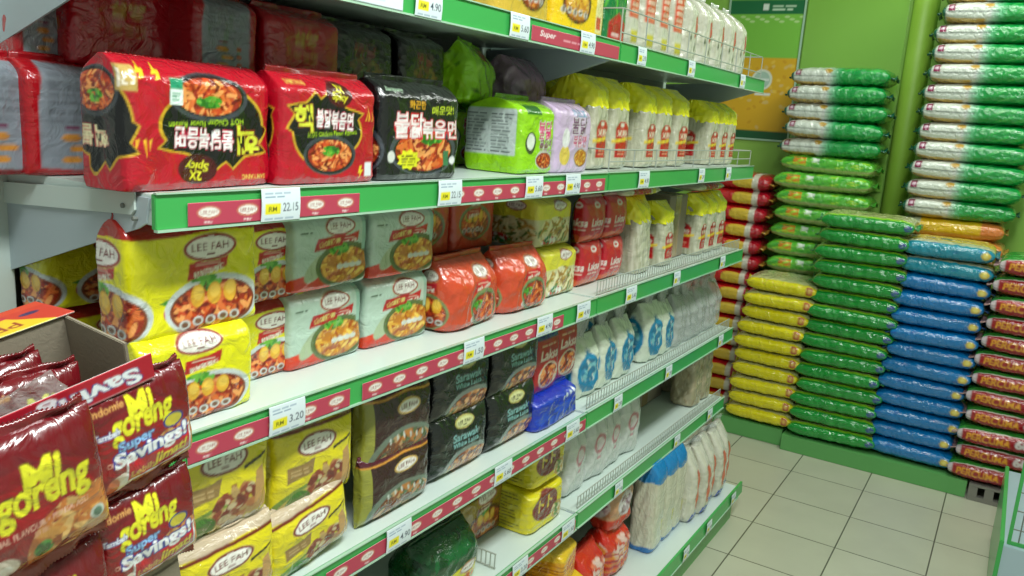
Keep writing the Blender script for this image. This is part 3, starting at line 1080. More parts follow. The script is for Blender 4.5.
K_curry.put(-0.925, .822, 1.036, 'yellow curry noodle pack, lower of the two left of the white chicken noodle packs', gc, sc=(.86, .9, .80))
# white and green chicken packs
W, H, D = .172, .128, .075
c = leefah_art(W, H, D, .0016, (184, 206, 190), NOODY, flagtxt='鶏湯麺線', rim=(92, 110, 60), bowlp=(.22, .28, .32, .27), logo_x=.08, lower=(214, 60, 30), seed=5, splash=False, rep=False)
c.ell(-W * .30, H * .02, W * .22, H * .14, (206, 52, 28))
c.ell(-W * .22, H * .30, W * .20, H * .12, (170, 186, 150), .6)
c.bowl(W * .16, H * .29, W * .40, H * .30, NOODY, (92, 110, 60), (70, 90, 40), 150, (-.2, .7))
c.poly([(-W * .26, H * .50), (W * .12, H * .55), (W * .16, H * .70), (-W * .22, H * .66)], (176, 24, 30))
c.text('山城鶏湯', -W * .05, H * .60, W * .28, H * .07, (230, 220, 120), rot=.10, bold=.04)
for i in range(4):
    c.ell(W * (.08 + .09 * i), H * .27, W * .05, H * .035, (214, 216, 206))
c.rect(W * .40, W * .5, H * .45, H * .95, (150, 190, 170))
c.lines(-W * .44, -W * .28, H * .74, H * .78, 1, (90, 110, 90))
K_chick = pack_kind('noodle_pack', NP, W, H, D, c, pf_boxy, .0022, 9, .003, 45, 0, 22, seal=(180, 60, 40), seal_h=.008)
gk = 'white and green chicken noodle packs'
for i, (y, z, lab) in enumerate(((.945, 1.036, 'lower left'), (1.118, 1.036, 'lower right'), (.945, 1.162, 'upper left'), (1.118, 1.162, 'upper right'))):
    K_chick.put(-0.918 + .004 * i, y, z, 'white and green chicken noodle pack, %s of the block of four' % lab, gk, yaw=.03 * (-1) ** i, sc=(.98, 1, .98 if z < 1.1 else .96))
# orange packs
W, H, D = .200, .135, .12
c = leefah_art(W, H, D, .0018, (204, 72, 40), NOODR, flag=(186, 20, 40), flagtxt='星洲', rim=(120, 140, 90), bowlp=(.10, .28, .26, .27), logo_x=.12, seed=6, greens=(-.5, .3), splash=False, logow=.3)
c.bowl(W * .10, H * .28, W * .27, H * .28, NOODR, (120, 140, 90), (60, 80, 40), 130, (-.5, .2))
K_orange = pack_kind('noodle_multipack', NP, W, H, D, c, pf_slump, .0024, 4, .006, 42, 0, 23, seal=(196, 60, 30))
go = 'orange noodle packs on the third shelf'
K_orange.put(-0.872, 1.318, 1.036, 'puffy orange noodle pack, front row right of the chicken packs', go, yaw=.08)
K_orange.put(-0.872, 1.512, 1.036, 'puffy orange noodle pack, front row next to the yellow vegetable noodle packs', go, yaw=-.05, sc=(.92, 1, .98))
c = leefah_art(.165, .13, .08, .0022, (196, 66, 40), NOODR, flag=(186, 20, 40), rim=(110, 130, 90), bowlp=(.0, .45, .36, .30), logo_x=.0, seed=7, greens=(-.3, .3), splash=False, rep=False, logow=.34)
K_or2 = pack_kind('noodle_pack', NP, .165, .13, .08, c, pf_boxy, .003, 9, .003, 42, 0, 24, seal=(170, 50, 30), seal_h=.008)
K_or2.put(-1.00, 1.300, 1.160, 'dull orange noodle pack, upper back row right of the upper chicken packs', go)
K_or2.put(-1.00, 1.470, 1.160, 'dull orange noodle pack, upper back row left of the upper yellow vegetable pack', go)
K_or2.put(-1.035, 1.300, 1.036, 'dull orange noodle pack hidden under the upper back row one by the chicken packs', go, sc=(1, 1, .95))
K_or2.put(-1.035, 1.470, 1.036, 'dull orange noodle pack hidden under the upper back row one by the vegetable packs', go, sc=(1, 1, .95))
# yellow and white vegetable noodles
W, H, D = .165, .122, .14
c = Cv(-W / 2 - D, W / 2 + D, 0, H, .002, (222, 214, 60), 9)
for ox in (0, -W / 2 - D / 2):
    c.rect(ox - W * .48, ox + W * .48, 0, H * .55, (206, 204, 150))
    c.bits(ox, H * .28, W * .46, H * .30, [(226, 214, 160), (160, 120, 50), (236, 226, 180), (190, 150, 70), (90, 120, 50)], 130, .0035, 4)
    c.bits(ox - W * .2, H * .12, W * .22, H * .1, [(40, 120, 60), (200, 50, 40), (230, 230, 220)], 30, .005, 1.4)
    c.logo(ox + W * .1, H * .80, W * .36)
K_veg = pack_kind('noodle_multipack', NP, W, H, D, c, pf_boxy, .0026, 9, .003, 42, 0, 25, seal=(200, 60, 40), seal_h=.007)
gv = 'yellow and white vegetable noodle packs'
K_veg.put(-0.905, 1.712, 1.036, 'yellow and white dry noodle pack, lower one beside the bay join', gv)
K_veg.put(-0.925, 1.700, 1.155, 'yellow and white dry noodle pack, upper one just under the second shelf rail', gv, sc=(1.05, 1, .98))
# red seasoning pouches, far bay
W, H, D = .125, .118, .05
c = Cv(-W / 2 - D, W / 2 + D, 0, H, .0022, (190, 20, 40), 10)
for ox in (0, -W / 2 - D * .4):
    c.wave(H * .16, .002, .05, (214, 90, 50), False)
    c.text('Laksa', ox + .0, H * .45, W * .5, H * .17, (240, 236, 230), bold=.04, shear=.2)
    c.ell(ox, H * .84, W * .13, H * .07, (236, 224, 224))
    c.ell(ox, H * .84, W * .08, H * .03, (190, 20, 40))
    c.lines(ox - W * .25, ox + W * .25, H * .28, H * .34, 1, (230, 190, 180))
K_rp = pack_kind('seasoning_pouch', 'pouch', W, H, D, c, pf_pouch, .0026, 4, .0025, 50, 0, 26, seal=(206, 160, 160), seal_h=.010)
gr = 'red laksa pouches on the third shelf'
for i, (y, z, t) in enumerate(((1.885, 1.036, 'lower left'), (2.02, 1.036, 'lower right'), (1.885, 1.15, 'upper left'), (2.02, 1.15, 'upper right'))):
    K_rp.put(-.905, y, z, 'red laksa pouch, %s of the four standing behind the start of the wire fence' % t, gr, sc=(1, 1, .96))
# --- fourth shelf, near bay: yellow soup pouches
W, H, D = .170, .158, .055
c = Cv(-W / 2 - D, W / 2 + D, 0, H, .0015, (230, 214, 34), 11)
c.wave(H * .90, .002, .11, (196, 176, 150), True)
c.rect(-.2, .2, H * .86, H * .895, (110, 36, 24))
c.logo(-W * .02, H * .70, W * .5, (120, 30, 24))
c.poly([(-W * .38, H * .36), (-W * .08, H * .40), (-W * .05, H * .56), (-W * .2, H * .53), (-W * .38, H * .52)], (150, 120, 70))
c.lines(-W * .34, -W * .1, H * .42, H * .50, 2, (190, 160, 110))
c.poly([(W * .18, H * .56), (W * .44, H * .64), (W * .45, H * .67), (W * .18, H * .60)], (60, 50, 20))
c.ell(-W * .05, H * .08, W * .46, H * .22, (120, 150, 60))
c.ell(-W * .02, H * .09, W * .40, H * .17, (206, 190, 90))
c.bits(W * .12, H * .26, W * .26, H * .20, [(150, 60, 40), (190, 120, 70), (210, 190, 150), (120, 40, 30), (196, 160, 100)], 60, .006, 1.8)
c.ell(-W * .22, H * .12, W * .14, H * .12, (70, 130, 40))
c.poly([(W * .30, H * .12), (W * .48, H * .12), (W * .40, H * .55), (W * .32, H * .50)], (196, 150, 90))
c.bits(W * .2, H * .07, W * .2, H * .06, [(226, 224, 214), (200, 200, 196)], 14, .005, 1.5)
K_soup = pack_kind('noodle_pouch', NP, W, H, D, c, pf_pouch, .002, 4, .003, 45, .0008, 27, seal=(196, 176, 150), seal_h=.010)
gs = 'yellow soup noodle pouches on the fourth shelf'
K_soup.put(-0.845, .682, .860, 'yellow soup noodle pouch, upper one nearest the red promotional noodles', gs, roll=.03)
K_soup.put(-0.835, .690, .741, 'yellow soup noodle pouch, lower one nearest the red promotional noodles', gs, sc=(1, 1, .76), roll=-.03)
K_soup.put(-0.850, .862, .834, 'yellow soup noodle pouch, upper one right under the 3.20 price tag', gs, yaw=-.04, sc=(1, 1, .96))
K_soup.put(-0.838, .855, .741, 'yellow soup noodle pouch, lower one tilted under the 3.20 price tag', gs, roll=-.16, sc=(1, 1, .74))
K_soup.put(-0.945, .935, .868, 'yellow soup noodle pouch in the second row touching the brown pouches', gs, sc=(.8, 1, .95))
K_soup.put(-0.945, .935, .741, 'yellow soup noodle pouch low in the second row behind the tilted one', gs, sc=(.8, 1, .8))
# brown pouches
W, H, D = .180, .150, .055
c = Cv(-W / 2 - D, W / 2 + D, 0, H, .0017, (52, 22, 24), 12)
c.rect(-W, -W * .40, 0, H, (150, 150, 60))
c.wave(H * .87, .0025, .12, (216, 150, 60), True, 1)
c.wave(H * .895, .0025, .12, (80, 20, 40), True, 1)
c.logo(W * .08, H * .72, W * .36, (210, 170, 80), (110, 20, 30))
c.ell(W * .06, H * .14, W * .50, H * .34, (110, 124, 110))
c.ell(W * .08, H * .12, W * .44, H * .28, (90, 50, 20))
c.bits(W * .08, H * .14, W * .42, H * .28, [(150, 80, 30), (110, 50, 16), (190, 120, 50), (80, 100, 60), (206, 160, 110)], 90, .006, 3)
for i in range(6):
    c.ell(W * (-.18 + .10 * i), H * (.34 + .03 * math.sin(i)), W * .013, H * .045, (214, 220, 214), .3)
K_brown = pack_kind('noodle_pouch', NP, W, H, D, c, pf_pouch, .0022, 4, .003, 45, .0006, 28, seal=(90, 24, 46), seal_h=.010)
gb = 'brown prawn noodle pouches on the fourth shelf'
K_brown.put(-0.855, 1.070, .832, 'maroon and gold noodle pouch, upper one between yellow soup and black pouches', gb, roll=.02, sc=(1.05, 1, .98))
K_brown.put(-0.845, 1.065, .741, 'maroon and gold noodle pouch, lower one overlapped by the upper', gb, sc=(1.05, .8, .82))
# black white-laksa pouches
W, H, D = .190, .152, .055
c = Cv(-W / 2 - D, W / 2 + D, 0, H, .0018, (14, 18, 18), 13)
c.logo(W * .02, H * .82, W * .34, (170, 170, 90), (40, 40, 30), (206, 206, 150))
c.text('Sarawak', W * .04, H * .61, W * .46, H * .12, (136, 190, 190), bold=.05)
c.text('White Laksa', W * .04, H * .49, W * .46, H * .08, (136, 190, 190), bold=.05)
c.ell(W * .12, H * .18, W * .42, H * .24, (120, 134, 128))
c.ell(W * .13, H * .16, W * .37, H * .18, (90, 40, 20))
c.bits(W * .13, H * .17, W * .36, H * .18, [(190, 110, 60), (226, 170, 120), (140, 60, 30), (206, 140, 80), (100, 40, 20)], 100, .006, 1.8)
c.poly([(-W * .34, H * .03), (-W * .1, H * .2), (-W * .16, .0)], (150, 150, 110))
K_lak = pack_kind('noodle_pouch', NP, W, H, D, c, pf_pouch, .0024, 4, .003, 45, .0006, 29, seal=(20, 24, 24), seal_h=.010)
gl = 'black white laksa pouches on the fourth shelf'
for i, (y, z, t) in enumerate(((1.275, .741, 'lower left'), (1.475, .741, 'lower right'), (1.272, .862, 'upper left'), (1.475, .862, 'upper right'))):
    K_lak.put(-.862, y, z, 'black laksa pouch, %s of the block of four' % t, gl, sc=(1.04, 1, .86 if z < .8 else .90), roll=.01 * (-1) ** i)
# red laksa sachets and blue pack
W, H, D = .115, .150, .04
c = Cv(-W / 2 - D, W / 2 + D, 0, H, .002, (176, 22, 30), 14)
c.rect(-W, W, H * .90, H, (30, 40, 130))
c.text('Laksa', 0, H * .66, W * .72, H * .15, (240, 226, 210), bold=.05, shear=.2)
c.lines(-W * .3, W * .3, H * .80, H * .84, 1, (226, 190, 160))
c.ell(0, H * .32, W * .40, H * .22, (216, 200, 180))
c.bits(0, H * .32, W * .36, H * .19, NOODR, 60, .004)
c.rect(-W, W, 0, H * .06, (40, 60, 150))
K_rl = pack_kind('seasoning_sachet', 'sachet', W, H, D, c, pf_pouch, .0026, 4, .002, 45, 0, 30, seal=(30, 40, 130), seal_h=.008)
K_rl.put(-0.875, 1.632, .812, 'red laksa paste sachet, left one above the bright blue pack')
K_rl.put(-0.880, 1.735, .820, 'red laksa paste sachet, right one above the bright blue pack')
c = Cv(-.25, .25, 0, .16, .003, (14, 50, 180), 15)
for i in range(4):
    c.ell(.02 + .017 * i, .085 + .004 * i, .006, .008, (220, 230, 246))
c.bits(0, .04, .1, .03, [(20, 70, 200), (10, 40, 150)], 40, .008)
K_blue = pack_kind('blue_snack_pack', 'pack', .20, .115, .09, c, pf_boxy, .003, 7, .004, 45, 0, 31, seal=(20, 60, 190))
K_blue.put(-0.850, 1.655, .741, 'bright blue crinkled pack lying at the front of the fourth shelf by the bay join', yaw=.02, sc=(1.05, 1, .66))
K_blue.put(-0.94, 1.68, .741, 'bright blue pack standing behind the front one, under the red laksa sachets', sc=(1, .8, .75))
# --- fifth shelf near bay
W, H, D = .160, .150, .175
c = Cv(-W / 2 - D, W / 2 + D, 0, H, .0025, (220, 206, 30), 16)
c.rect(-W / 2 - D * .9, -W / 2 - .02, H * .08, H * .92, (196, 186, 40))
for i in range(11):
    c.lines(-W / 2 - D * .88, -W / 2 - .025, H * (.1 + .075 * i), H * (.13 + .075 * i), 1, (90, 90, 30), .8)
c.ell(-W * .08, H * .55, W * .36, H * .34, (120, 40, 40))
c.text('卜卜', -W * .08, H * .60, W * .4, H * .3, (226, 200, 60), bold=.08, out=(110, 30, 40), ow=.08)
c.bits(W * .3, H * .25, W * .22, H * .2, [(190, 150, 70), (90, 130, 50), (226, 214, 170)], 50, .005)
K_yt = pack_kind('noodle_multipack', NP, W, H, D, c, pf_boxy, .003, 9, .004, 40, 0, 32, seal=(200, 190, 40), seal_h=.006)
K_yt.put(-0.858, 1.655, .469, 'yellow pack with printed text on its side, lower of the two on the fifth shelf', sc=(1.05, 1, .73))
K_yt.put(-0.864, 1.665, .580, 'yellow pack with printed text on its side, upper of the two on the fifth shelf', sc=(1, 1, .72))
W, H, D = .2, .13, .10
c = leefah_art(W, H, D, .0024, (150, 120, 26), NOOD, top=(90, 20, 14), flag=(110, 30, 20), rim=(90, 50, 24), bowlp=(.1, .3, .36, .3), seed=17, splash=False)
K_bp = pack_kind('noodle_multipack', NP, W, H, D, c, pf_boxy, .003, 9, .004, 40, 0, 33, seal=(90, 20, 14))
K_bp.put(-0.945, 1.490, .469, 'brown and yellow noodle pack set back in the shade left of the two yellow packs')
K_bp.put(-0.95, .98, .469, 'brown and yellow noodle pack at the dark near end of the fifth shelf')
c = Cv(-.25, .25, 0, .15, .0022, (10, 70, 34), 18)
c.wave(.055, .004, .12, (214, 206, 34), False)
c.logo(.045, .050, .062)
c.bits(.02, .02, .06, .016, NOOD, 30, .004)
c.bits(0, .11, .12, .03, [(8, 56, 26), (20, 90, 46)], 40, .01)
K_dg = pack_kind('noodle_multipack', NP, .21, .145, .12, c, pf_slump, .003, 4, .006, 40, 0, 34, seal=(10, 60, 30))
K_dg.put(-0.862, 1.275, .469, 'dark green noodle pack on the fifth shelf at the bottom edge', sc=(1, 1, .86))

# ================================================================ vermicelli, flour, clear bags
VERM = [(214, 212, 192), (196, 194, 172), (226, 224, 208), (180, 178, 150), (206, 200, 176)]


def strands(c, n, pal=VERM, z0=0, z1=1):
    for _ in range(n):
        x = c.rg.uniform(c.x0, c.x1)
        z = c.rg.uniform(c.z0, c.z1)
        c.ell(x, z, .0014, c.rg.uniform(.015, .05), c.rg.choice(pal), c.rg.uniform(-.12, .12))


def verm_kind(w_, h, d, cap, label, seed, labtxt='米粉', lab=(186, 20, 26), labz=.40, labw=.60):
    r = thing('vermicelli_bag')
    hb = h * (.80 if cap else 1)
    c = Cv(-w_ / 2 - d, w_ / 2 + d, 0, hb, .0028, (190, 188, 164), seed)
    strands(c, 420, [(204, 202, 180), (182, 180, 154), (214, 212, 192), (166, 164, 136)])
    if label:
        for ox in (0, -w_ / 2 - d / 2):
            lw = w_ * labw
            c.rect(ox - lw / 2, ox + lw / 2, hb * (labz - .24), hb * (labz + .20), lab)
            c.ell(ox, hb * (labz + .20), lw * .42, hb * .07, lab)
            c.ell(ox, hb * (labz + .22), lw * .16, hb * .035, (230, 226, 210))
            c.text(labtxt, ox, hb * (labz + .10), lw * .8, hb * .09, (240, 232, 210), bold=.05)
            c.poly([(ox - lw * .7, hb * (labz - .04)), (ox + lw * .7, hb * (labz + .01)), (ox + lw * .7, hb * (labz + .06)), (ox - lw * .7, hb * (labz + .01))], (230, 200, 60))
            c.lines(ox - lw * .3, ox + lw * .3, hb * (labz - .2), hb * (labz - .1), 2, (220, 150, 120))
    loft('vermicelli', hb, w_, d, 'Z', c, pf_slump if not cap else pf_boxy, M['film'], .0035, 4, .004, 50, 0, seed, r)
    if cap:
        loft('yellow_cap', h * .36, w_ * 1.02, d * 1.0, 'Z', None, lambda t: (1.0 + .03 * math.sin(t * 9), (.99 if t < .5 else .99 - .75 * ((t - .5) / .5) ** 1.3)), M['film'], .004, 4, .008, 70, .003, seed + 1, r, plain=cap)
        for ch in r.children:
            pass
        k = CH[r.name][-1]
        k.location = (0, 0, h * .66)
    else:
        loft('clear_top', h * .16, w_ * .8, d * .5, 'Z', None, lambda t: (1 - .2 * t, 1 - .8 * t), M['clear'], .006, 4, .004, 80, .003, seed + 1, r, plain=(220, 226, 222))
        CH[r.name][-1].location = (0, 0, hb * .95)
    return Kind(r, d, 'vermicelli bag')


CAP = (250, 246, 40)
K_v = verm_kind(.105, .220, .14, CAP, True, 41)
gvm = 'yellow-capped vermicelli bags on the second shelf'
vy = [(1.83, 'half hidden behind the lilac pack'), (1.945, 'with the first fully seen red label'), (2.14, 'in the middle of the front group'), (2.245, 'second last of the front group'), (2.385, 'last of the front group before the gap')]
for i, (y, t) in enumerate(vy):
    K_v.put(-.885, y, 1.337, 'yellow-capped vermicelli bag on the second shelf, ' + t, gvm, yaw=random.Random(i).uniform(-.08, .08), tilt=-.02)
for i, (y, t) in enumerate(((2.70, 'first after the gap'), (2.81, 'second after the gap'), (2.90, 'last, at the far end'))):
    K_v.put(-.895, y, 1.337, 'vermicelli bag with yellow cap on the second shelf, ' + t, gvm, yaw=.05 * i - .05, sc=(.85, 1, .93))
for i, y in enumerate((1.90, 2.05, 2.22)):
    K_v.put(-1.04, y, 1.337, 'yellow-capped vermicelli bag in the back row of the second shelf, %s from the near side' % ORD[i], gvm, sc=(1.1, 1, 1.0))
c = None


def carton(name, x0, x1, y0, y1, z0, z1, label, cat='carton', openx=False, group=None):
    r = thing(name)
    r.location = ((x0 + x1) / 2, (y0 + y1) / 2, z0)
    X, Y, Z = (x1 - x0) / 2, (y1 - y0) / 2, z1 - z0
    MB().box(-X, X, -Y, Y, 0, Z).build('box_body', M['card'], r, 0.002)
    MB().box(-X - .0006, X + .0006, -.025, .025, .001, Z + .0006).build('tape_strip', M['tape'], r)
    MB().box(-X - .001, X + .001, -Y - .001, Y + .001, Z * .96, Z * .966).build('flap_seam', M['back'], r)
    tag(r, label, cat, group)
    return r


M['tape'] = mat_film('packing_tape', 0.25, .5, 0, col=(150, 126, 88))
carton('cardboard_carton', -1.19, -1.0, 2.46, 2.62, 1.337, 1.53, 'brown cardboard carton at the back of the second shelf behind the gap between vermicelli bags')
# third shelf: tall bags with yellow caps
K_t = verm_kind(.10, .205, .10, CAP, True, 45, labz=.38)
K_tw = verm_kind(.105, .215, .09, CAP, False, 47)
gt = 'vermicelli bags behind the wire fence of the third shelf'
K_tw.put(-.880, 2.175, 1.037, 'plain white vermicelli bag with yellow cap right of the red laksa pouches', gt, tilt=-.05, roll=-.06)
K_t.put(-.880, 2.355, 1.037, 'red-labelled vermicelli bag with yellow cap just before the brown carton on the third shelf', gt, tilt=-.05, sc=(1, 1, .93))
K_t.put(-1.03, 2.20, 1.037, 'yellow-capped vermicelli bag in the second row behind the plain white one', gt)
carton('cardboard_carton', -1.19, -.93, 2.44, 2.60, 1.037, 1.24, 'brown cardboard carton between the vermicelli bags on the third shelf')
for i, (y, t) in enumerate(((2.67, 'first beyond the carton'), (2.765, 'second beyond the carton'), (2.86, 'third beyond the carton'))):
    K_t.put(-.885, y, 1.037, 'yellow-capped red-labelled vermicelli bag on the third shelf, ' + t, gt, sc=(.88, 1, .98), yaw=.04 - .04 * i)
# bags lying across the top of the third shelf
cv = Cv(-.25, .25, -.2, .25, .004, (200, 196, 170), 48)
strands(cv, 200)
cv.rect(-.07, .05, -.2, .25, (176, 30, 30))
cv.rect(.06, .09, -.2, .25, (214, 200, 60))
r = thing('vermicelli_bag')
loft('vermicelli', .26, .03, .12, 'X', cv, pf_sack, M['film'], .005, 3, .004, 50, 0, 48, r)
crimp('end_seal', .10, .02, 'X+', (.128, 0, .015), (214, 210, 190), r)
K_flat = Kind(r, .12, 'vermicelli bag')
K_flat.put(-.90, 2.16, 1.253, 'flat red and cream bag lying on vermicelli bags, nearer one on the third shelf')
K_flat.put(-.90, 2.76, 1.245, 'flat red and cream bag lying on vermicelli bags, farther one on the third shelf')

# white starch bags with blue print
def soft_kind(name, cat, w_, h, d, base, draw, seed, mat='film', top=True, prof=pf_slump):
    r = thing(name)
    c = Cv(-w_ / 2 - d, w_ / 2 + d, 0, h, .003, base, seed)
    c.dirt([tuple(max(0, min(255, int(v * k))) for v in base) for k in (.94, 1.04, .98)], 60, .01)
    if draw: draw(c, w_, h, d)
    loft('bag', h, w_, d, 'Z', c, prof, M[mat], .0035, 3.6, .009, 42, .0008, seed, r)
    if top:
        loft('gathered_top', .05, w_ * .62, d * .34, 'Z', None, lambda t: (.45 + .75 * t, .6 + .5 * t), M['haze'], .004, 3, .004, 90, .004, seed + 2, r, plain=(230, 235, 232))
        CH[r.name][-1].location = (0, 0, h * .96)
    return Kind(r, d, cat)


def d_blue(c, w_, h, d):
    for ox in (0, -w_ / 2 - d / 2):
        c.ell(ox, h * .42, w_ * .36, h * .32, (24, 130, 176))
        c.bits(ox, h * .44, w_ * .26, h * .22, [(216, 226, 220), (130, 200, 210), (40, 120, 160)], 40, .008, 1.6)
        c.rect(ox - w_ * .2, ox + w_ * .2, h * .12, h * .17, (30, 130, 170))
        c.text('米', ox + w_ * .02, h * .76, w_ * .2, h * .10, (50, 110, 150), bold=.05)


K_fb = soft_kind('flour_bag', 'flour bag', .13, .172, .09, (214, 222, 204), d_blue, 51)
gf = 'white flour bags with blue print on the fourth shelf'
for i, (y, t) in enumerate(((1.86, 'nearest, with its blue badge facing out'), (1.985, 'second from the bay join'), (2.105, 'third from the bay join'), (2.31, 'large one in mid bay'), (2.43, 'last before the clear bags'))):
    K_fb.put(-.875, y, .742, 'white and blue flour bag on the fourth shelf, ' + t, gf, yaw=(-.15, .15, .05, -.1, .1)[i], roll=(-.05, .06, .03, .0, .04)[i], sc=(1, 1, (.95, 1, 1, 1.06, .98)[i]))
for i, y in enumerate((1.95, 2.15, 2.37)):
    K_fb.put(-1.03, y, .742, 'white flour bag in the back row of the fourth shelf, %s from the bay join' % ORD[i], gf)


def d_clear(c, w_, h, d):
    for _ in range(30):
        c.ell(c.rg.uniform(c.x0, c.x1), c.rg.uniform(0, h), .004, .02, c.rg.choice([(216, 220, 218), (150, 156, 154), (190, 194, 192)]), c.rg.uniform(-.5, .5))


K_cl = soft_kind('clear_snack_bag', 'clear bag', .125, .175, .09, (176, 182, 178), d_clear, 55, 'haze')
gcb = 'clear plastic bags at the far end of the fourth shelf'
for i, y in enumerate((2.545, 2.645, 2.745, 2.835, 2.905)):
    K_cl.put(-.875, y, .742, 'grey translucent bag at the far end of the fourth shelf, %s after the flour bags' % ORD[i], gcb, yaw=(.1, -.1, .12, -.05, .08)[i], roll=(.06, -.05, .04, -.03, .05)[i], sc=(1, 1, (1, .92, 1.0, .9, 1)[i]))
for i, y in enumerate((2.60, 2.74, 2.87)):
    K_cl.put(-1.0, y, .742, 'grey translucent bag in the back row at the far end of the fourth shelf, %s' % ORD[i], gcb, sc=(1, 1, 1.12))


def d_pink(c, w_, h, d):
    for ox in (0, -w_ / 2 - d / 2):
        c.ell(ox + .0, h * .48, w_ * .22, h * .14, (196, 130, 140))
        c.ell(ox + .0, h * .48, w_ * .14, h * .09, (220, 210, 212))
        c.rect(ox - w_ * .1, ox + w_ * .1, h * .28, h * .31, (196, 140, 150))


K_pk = soft_kind('sugar_bag', 'white bag', .14, .215, .10, (206, 210, 206), d_pink, 59)
gp = 'white bags with faint pink print on the fifth shelf'
for i, (y, t) in enumerate(((1.86, 'nearest of the row'), (1.98, 'second of the row'), (2.09, 'third of the row'), (2.20, 'last beside the empty stretch'))):
    K_pk.put(-.88, y, .470, 'puffy white bag with pink print on the fifth shelf, ' + t, gp, yaw=(.1, -.08, .06, -.1)[i], roll=(.05, .02, -.03, .08)[i], sc=(1, 1, (1, 1, .96, 1)[i]))
carton('cardboard_carton', -1.18, -1.02, 2.48, 2.80, .470, .66, 'large brown cardboard carton at the back of the fifth shelf in the shade')


def d_beige(c, w_, h, d):
    for _ in range(160):
        c.ell(c.rg.uniform(c.x0, c.x1), c.rg.uniform(0, h), .002, .012, c.rg.choice([(196, 180, 146), (150, 130, 96), (206, 196, 168)]), c.rg.uniform(-.5, .5))


K_bg = soft_kind('dried_noodle_bag', 'bag', .10, .22, .10, (176, 164, 134), d_beige, 63, prof=pf_tube)
g = 'beige bags at the far end of the fifth shelf'
for i, (x, y) in enumerate(((-.87, 2.78), (-.87, 2.885), (-.985, 2.885))):
    K_bg.put(x, y, .470, 'tall beige bag at the end of the fifth shelf, ' + ('left one of the front pair', 'right one of the front pair', 'behind the front pair')[i], g)

# --- base shelf
def d_orange(c, w_, h, d):
    for ox in (0, -w_ / 2 - d / 2):
        c.rect(ox - w_ / 2, ox + w_ / 2, h * .70, h * .95, (214, 66, 24))
        c.ell(ox, h * .45, w_ * .32, h * .22, (206, 200, 206))
        c.bits(ox, h * .45, w_ * .28, h * .18, [(180, 160, 170), (220, 214, 216), (120, 80, 90)], 30, .006)
        c.rect(ox - w_ * .45, ox + w_ * .45, h * .02, h * .22, (196, 50, 30))


K_os = soft_kind('crisps_bag', 'snack bag', .15, .17, .10, (200, 150, 110), d_orange, 67, top=False)


def d_red(c, w_, h, d):
    c.wave(h * .7, .004, .1, (206, 40, 24), True)
    c.bits(0, h * .55, w_ * .4, h * .25, [(226, 120, 90), (236, 200, 190), (190, 40, 24), (230, 150, 60)], 70, .006, 2.5)
    c.bits(-w_ / 2 - d / 2, h * .5, w_ * .4, h * .3, [(226, 120, 90), (236, 200, 190), (190, 40, 24), (230, 150, 60)], 70, .006, 2.5)
    for i in range(7):
        c.rect(-.2, .2, h * (.08 + .07 * i), h * (.10 + .07 * i), (220, 160, 30) if i % 2 else (160, 20, 16))


K_rs = soft_kind('crisps_bag', 'snack bag', .16, .15, .12, (206, 60, 30), d_red, 69, top=False)
c2 = Cv(-.25, .25, 0, .2, .003, (226, 160, 24), 70)
for i in range(8):
    c2.rect(-.25, .25, .012 * i, .012 * i + .003, (150, 70, 20))
c2.wave(.10, .002, .1, (232, 190, 40))
K_ys = pack_kind('snack_carton', 'snack pack', .14, .13, .12, c2, pf_boxy, .004, 8, .002, 40, 0, 71)
K_os.put(-.84, 2.115, .280, 'snack bag with orange top and white panel, upper one on the base shelf')
K_rs.put(-.830, 2.11, .136, 'red and orange striped snack bag under the orange-topped one on the base shelf')
K_rs.put(-.825, 1.935, .136, 'red and orange striped snack bag on the base shelf beside the bay join', yaw=.1)
K_ys.put(-.80, 1.765, .136, 'yellow striped snack pack on the base shelf at the bottom edge of the photo')
K_ys.put(-.83, 1.765, .268, 'yellow striped snack pack stacked on the other yellow one on the base shelf', yaw=.2, sc=(.9, .9, .8))
K_rs.put(-.84, 1.52, .136, 'red striped snack bag on the base shelf, farthest left one in the near bay', sc=(1, 1, 1.3))
# vermicelli with bright blue tops
r = thing('vermicelli_bag')
c = Cv(-.25, .25, 0, .30, .004, (206, 206, 184), 73)
strands(c, 420)
c.wave(.235, .003, .1, (20, 126, 190), True)
c.wave(.018, .002, .1, (30, 110, 180), False)
c.rect(.01, .05, .06, .10, (196, 190, 120))
loft('vermicelli', .30, .10, .15, 'Z', c, pf_boxy, M['film'], .004, 4, .004, 46, 0, 73, r)
crimp('top_seal', .055, .018, 'Z', (0, 0, .297), (24, 120, 186), r)
K_bt = Kind(r, .15, 'vermicelli bag')
g = 'blue-topped vermicelli bags on the base shelf'
for i, y in enumerate((2.305, 2.395, 2.485)):
    K_bt.put(-.765, y, .136, 'tall vermicelli bag with bright blue top on the base shelf, %s from the near side' % ORD[i], g, yaw=.03 * (-1) ** i, sc=(1, .6, 1 - .01 * i))
r = thing('vermicelli_bag')
c = Cv(-.25, .25, 0, .27, .004, (206, 204, 188), 75)
strands(c, 300)
for ox in (0, -.1):
    c.rect(ox - .012, ox + .012, .05, .20, (206, 110, 80))
    c.rect(ox - .03, ox + .03, .0, .035, (20, 60, 180))
loft('vermicelli', .27, .075, .13, 'Z', c, pf_slump, M['film'], .004, 4, .005, 50, 0, 75, r)
loft('clear_top', .035, .05, .03, 'Z', None, lambda t: (.8 + .4 * t, .8 + .3 * t), M['clear'], .005, 3, .003, 80, .003, 76, r)
CH[r.name][-1].location = (0, 0, .262)
K_bb = Kind(r, .13, 'vermicelli bag')
g = 'vermicelli bags with blue bases on the base shelf'
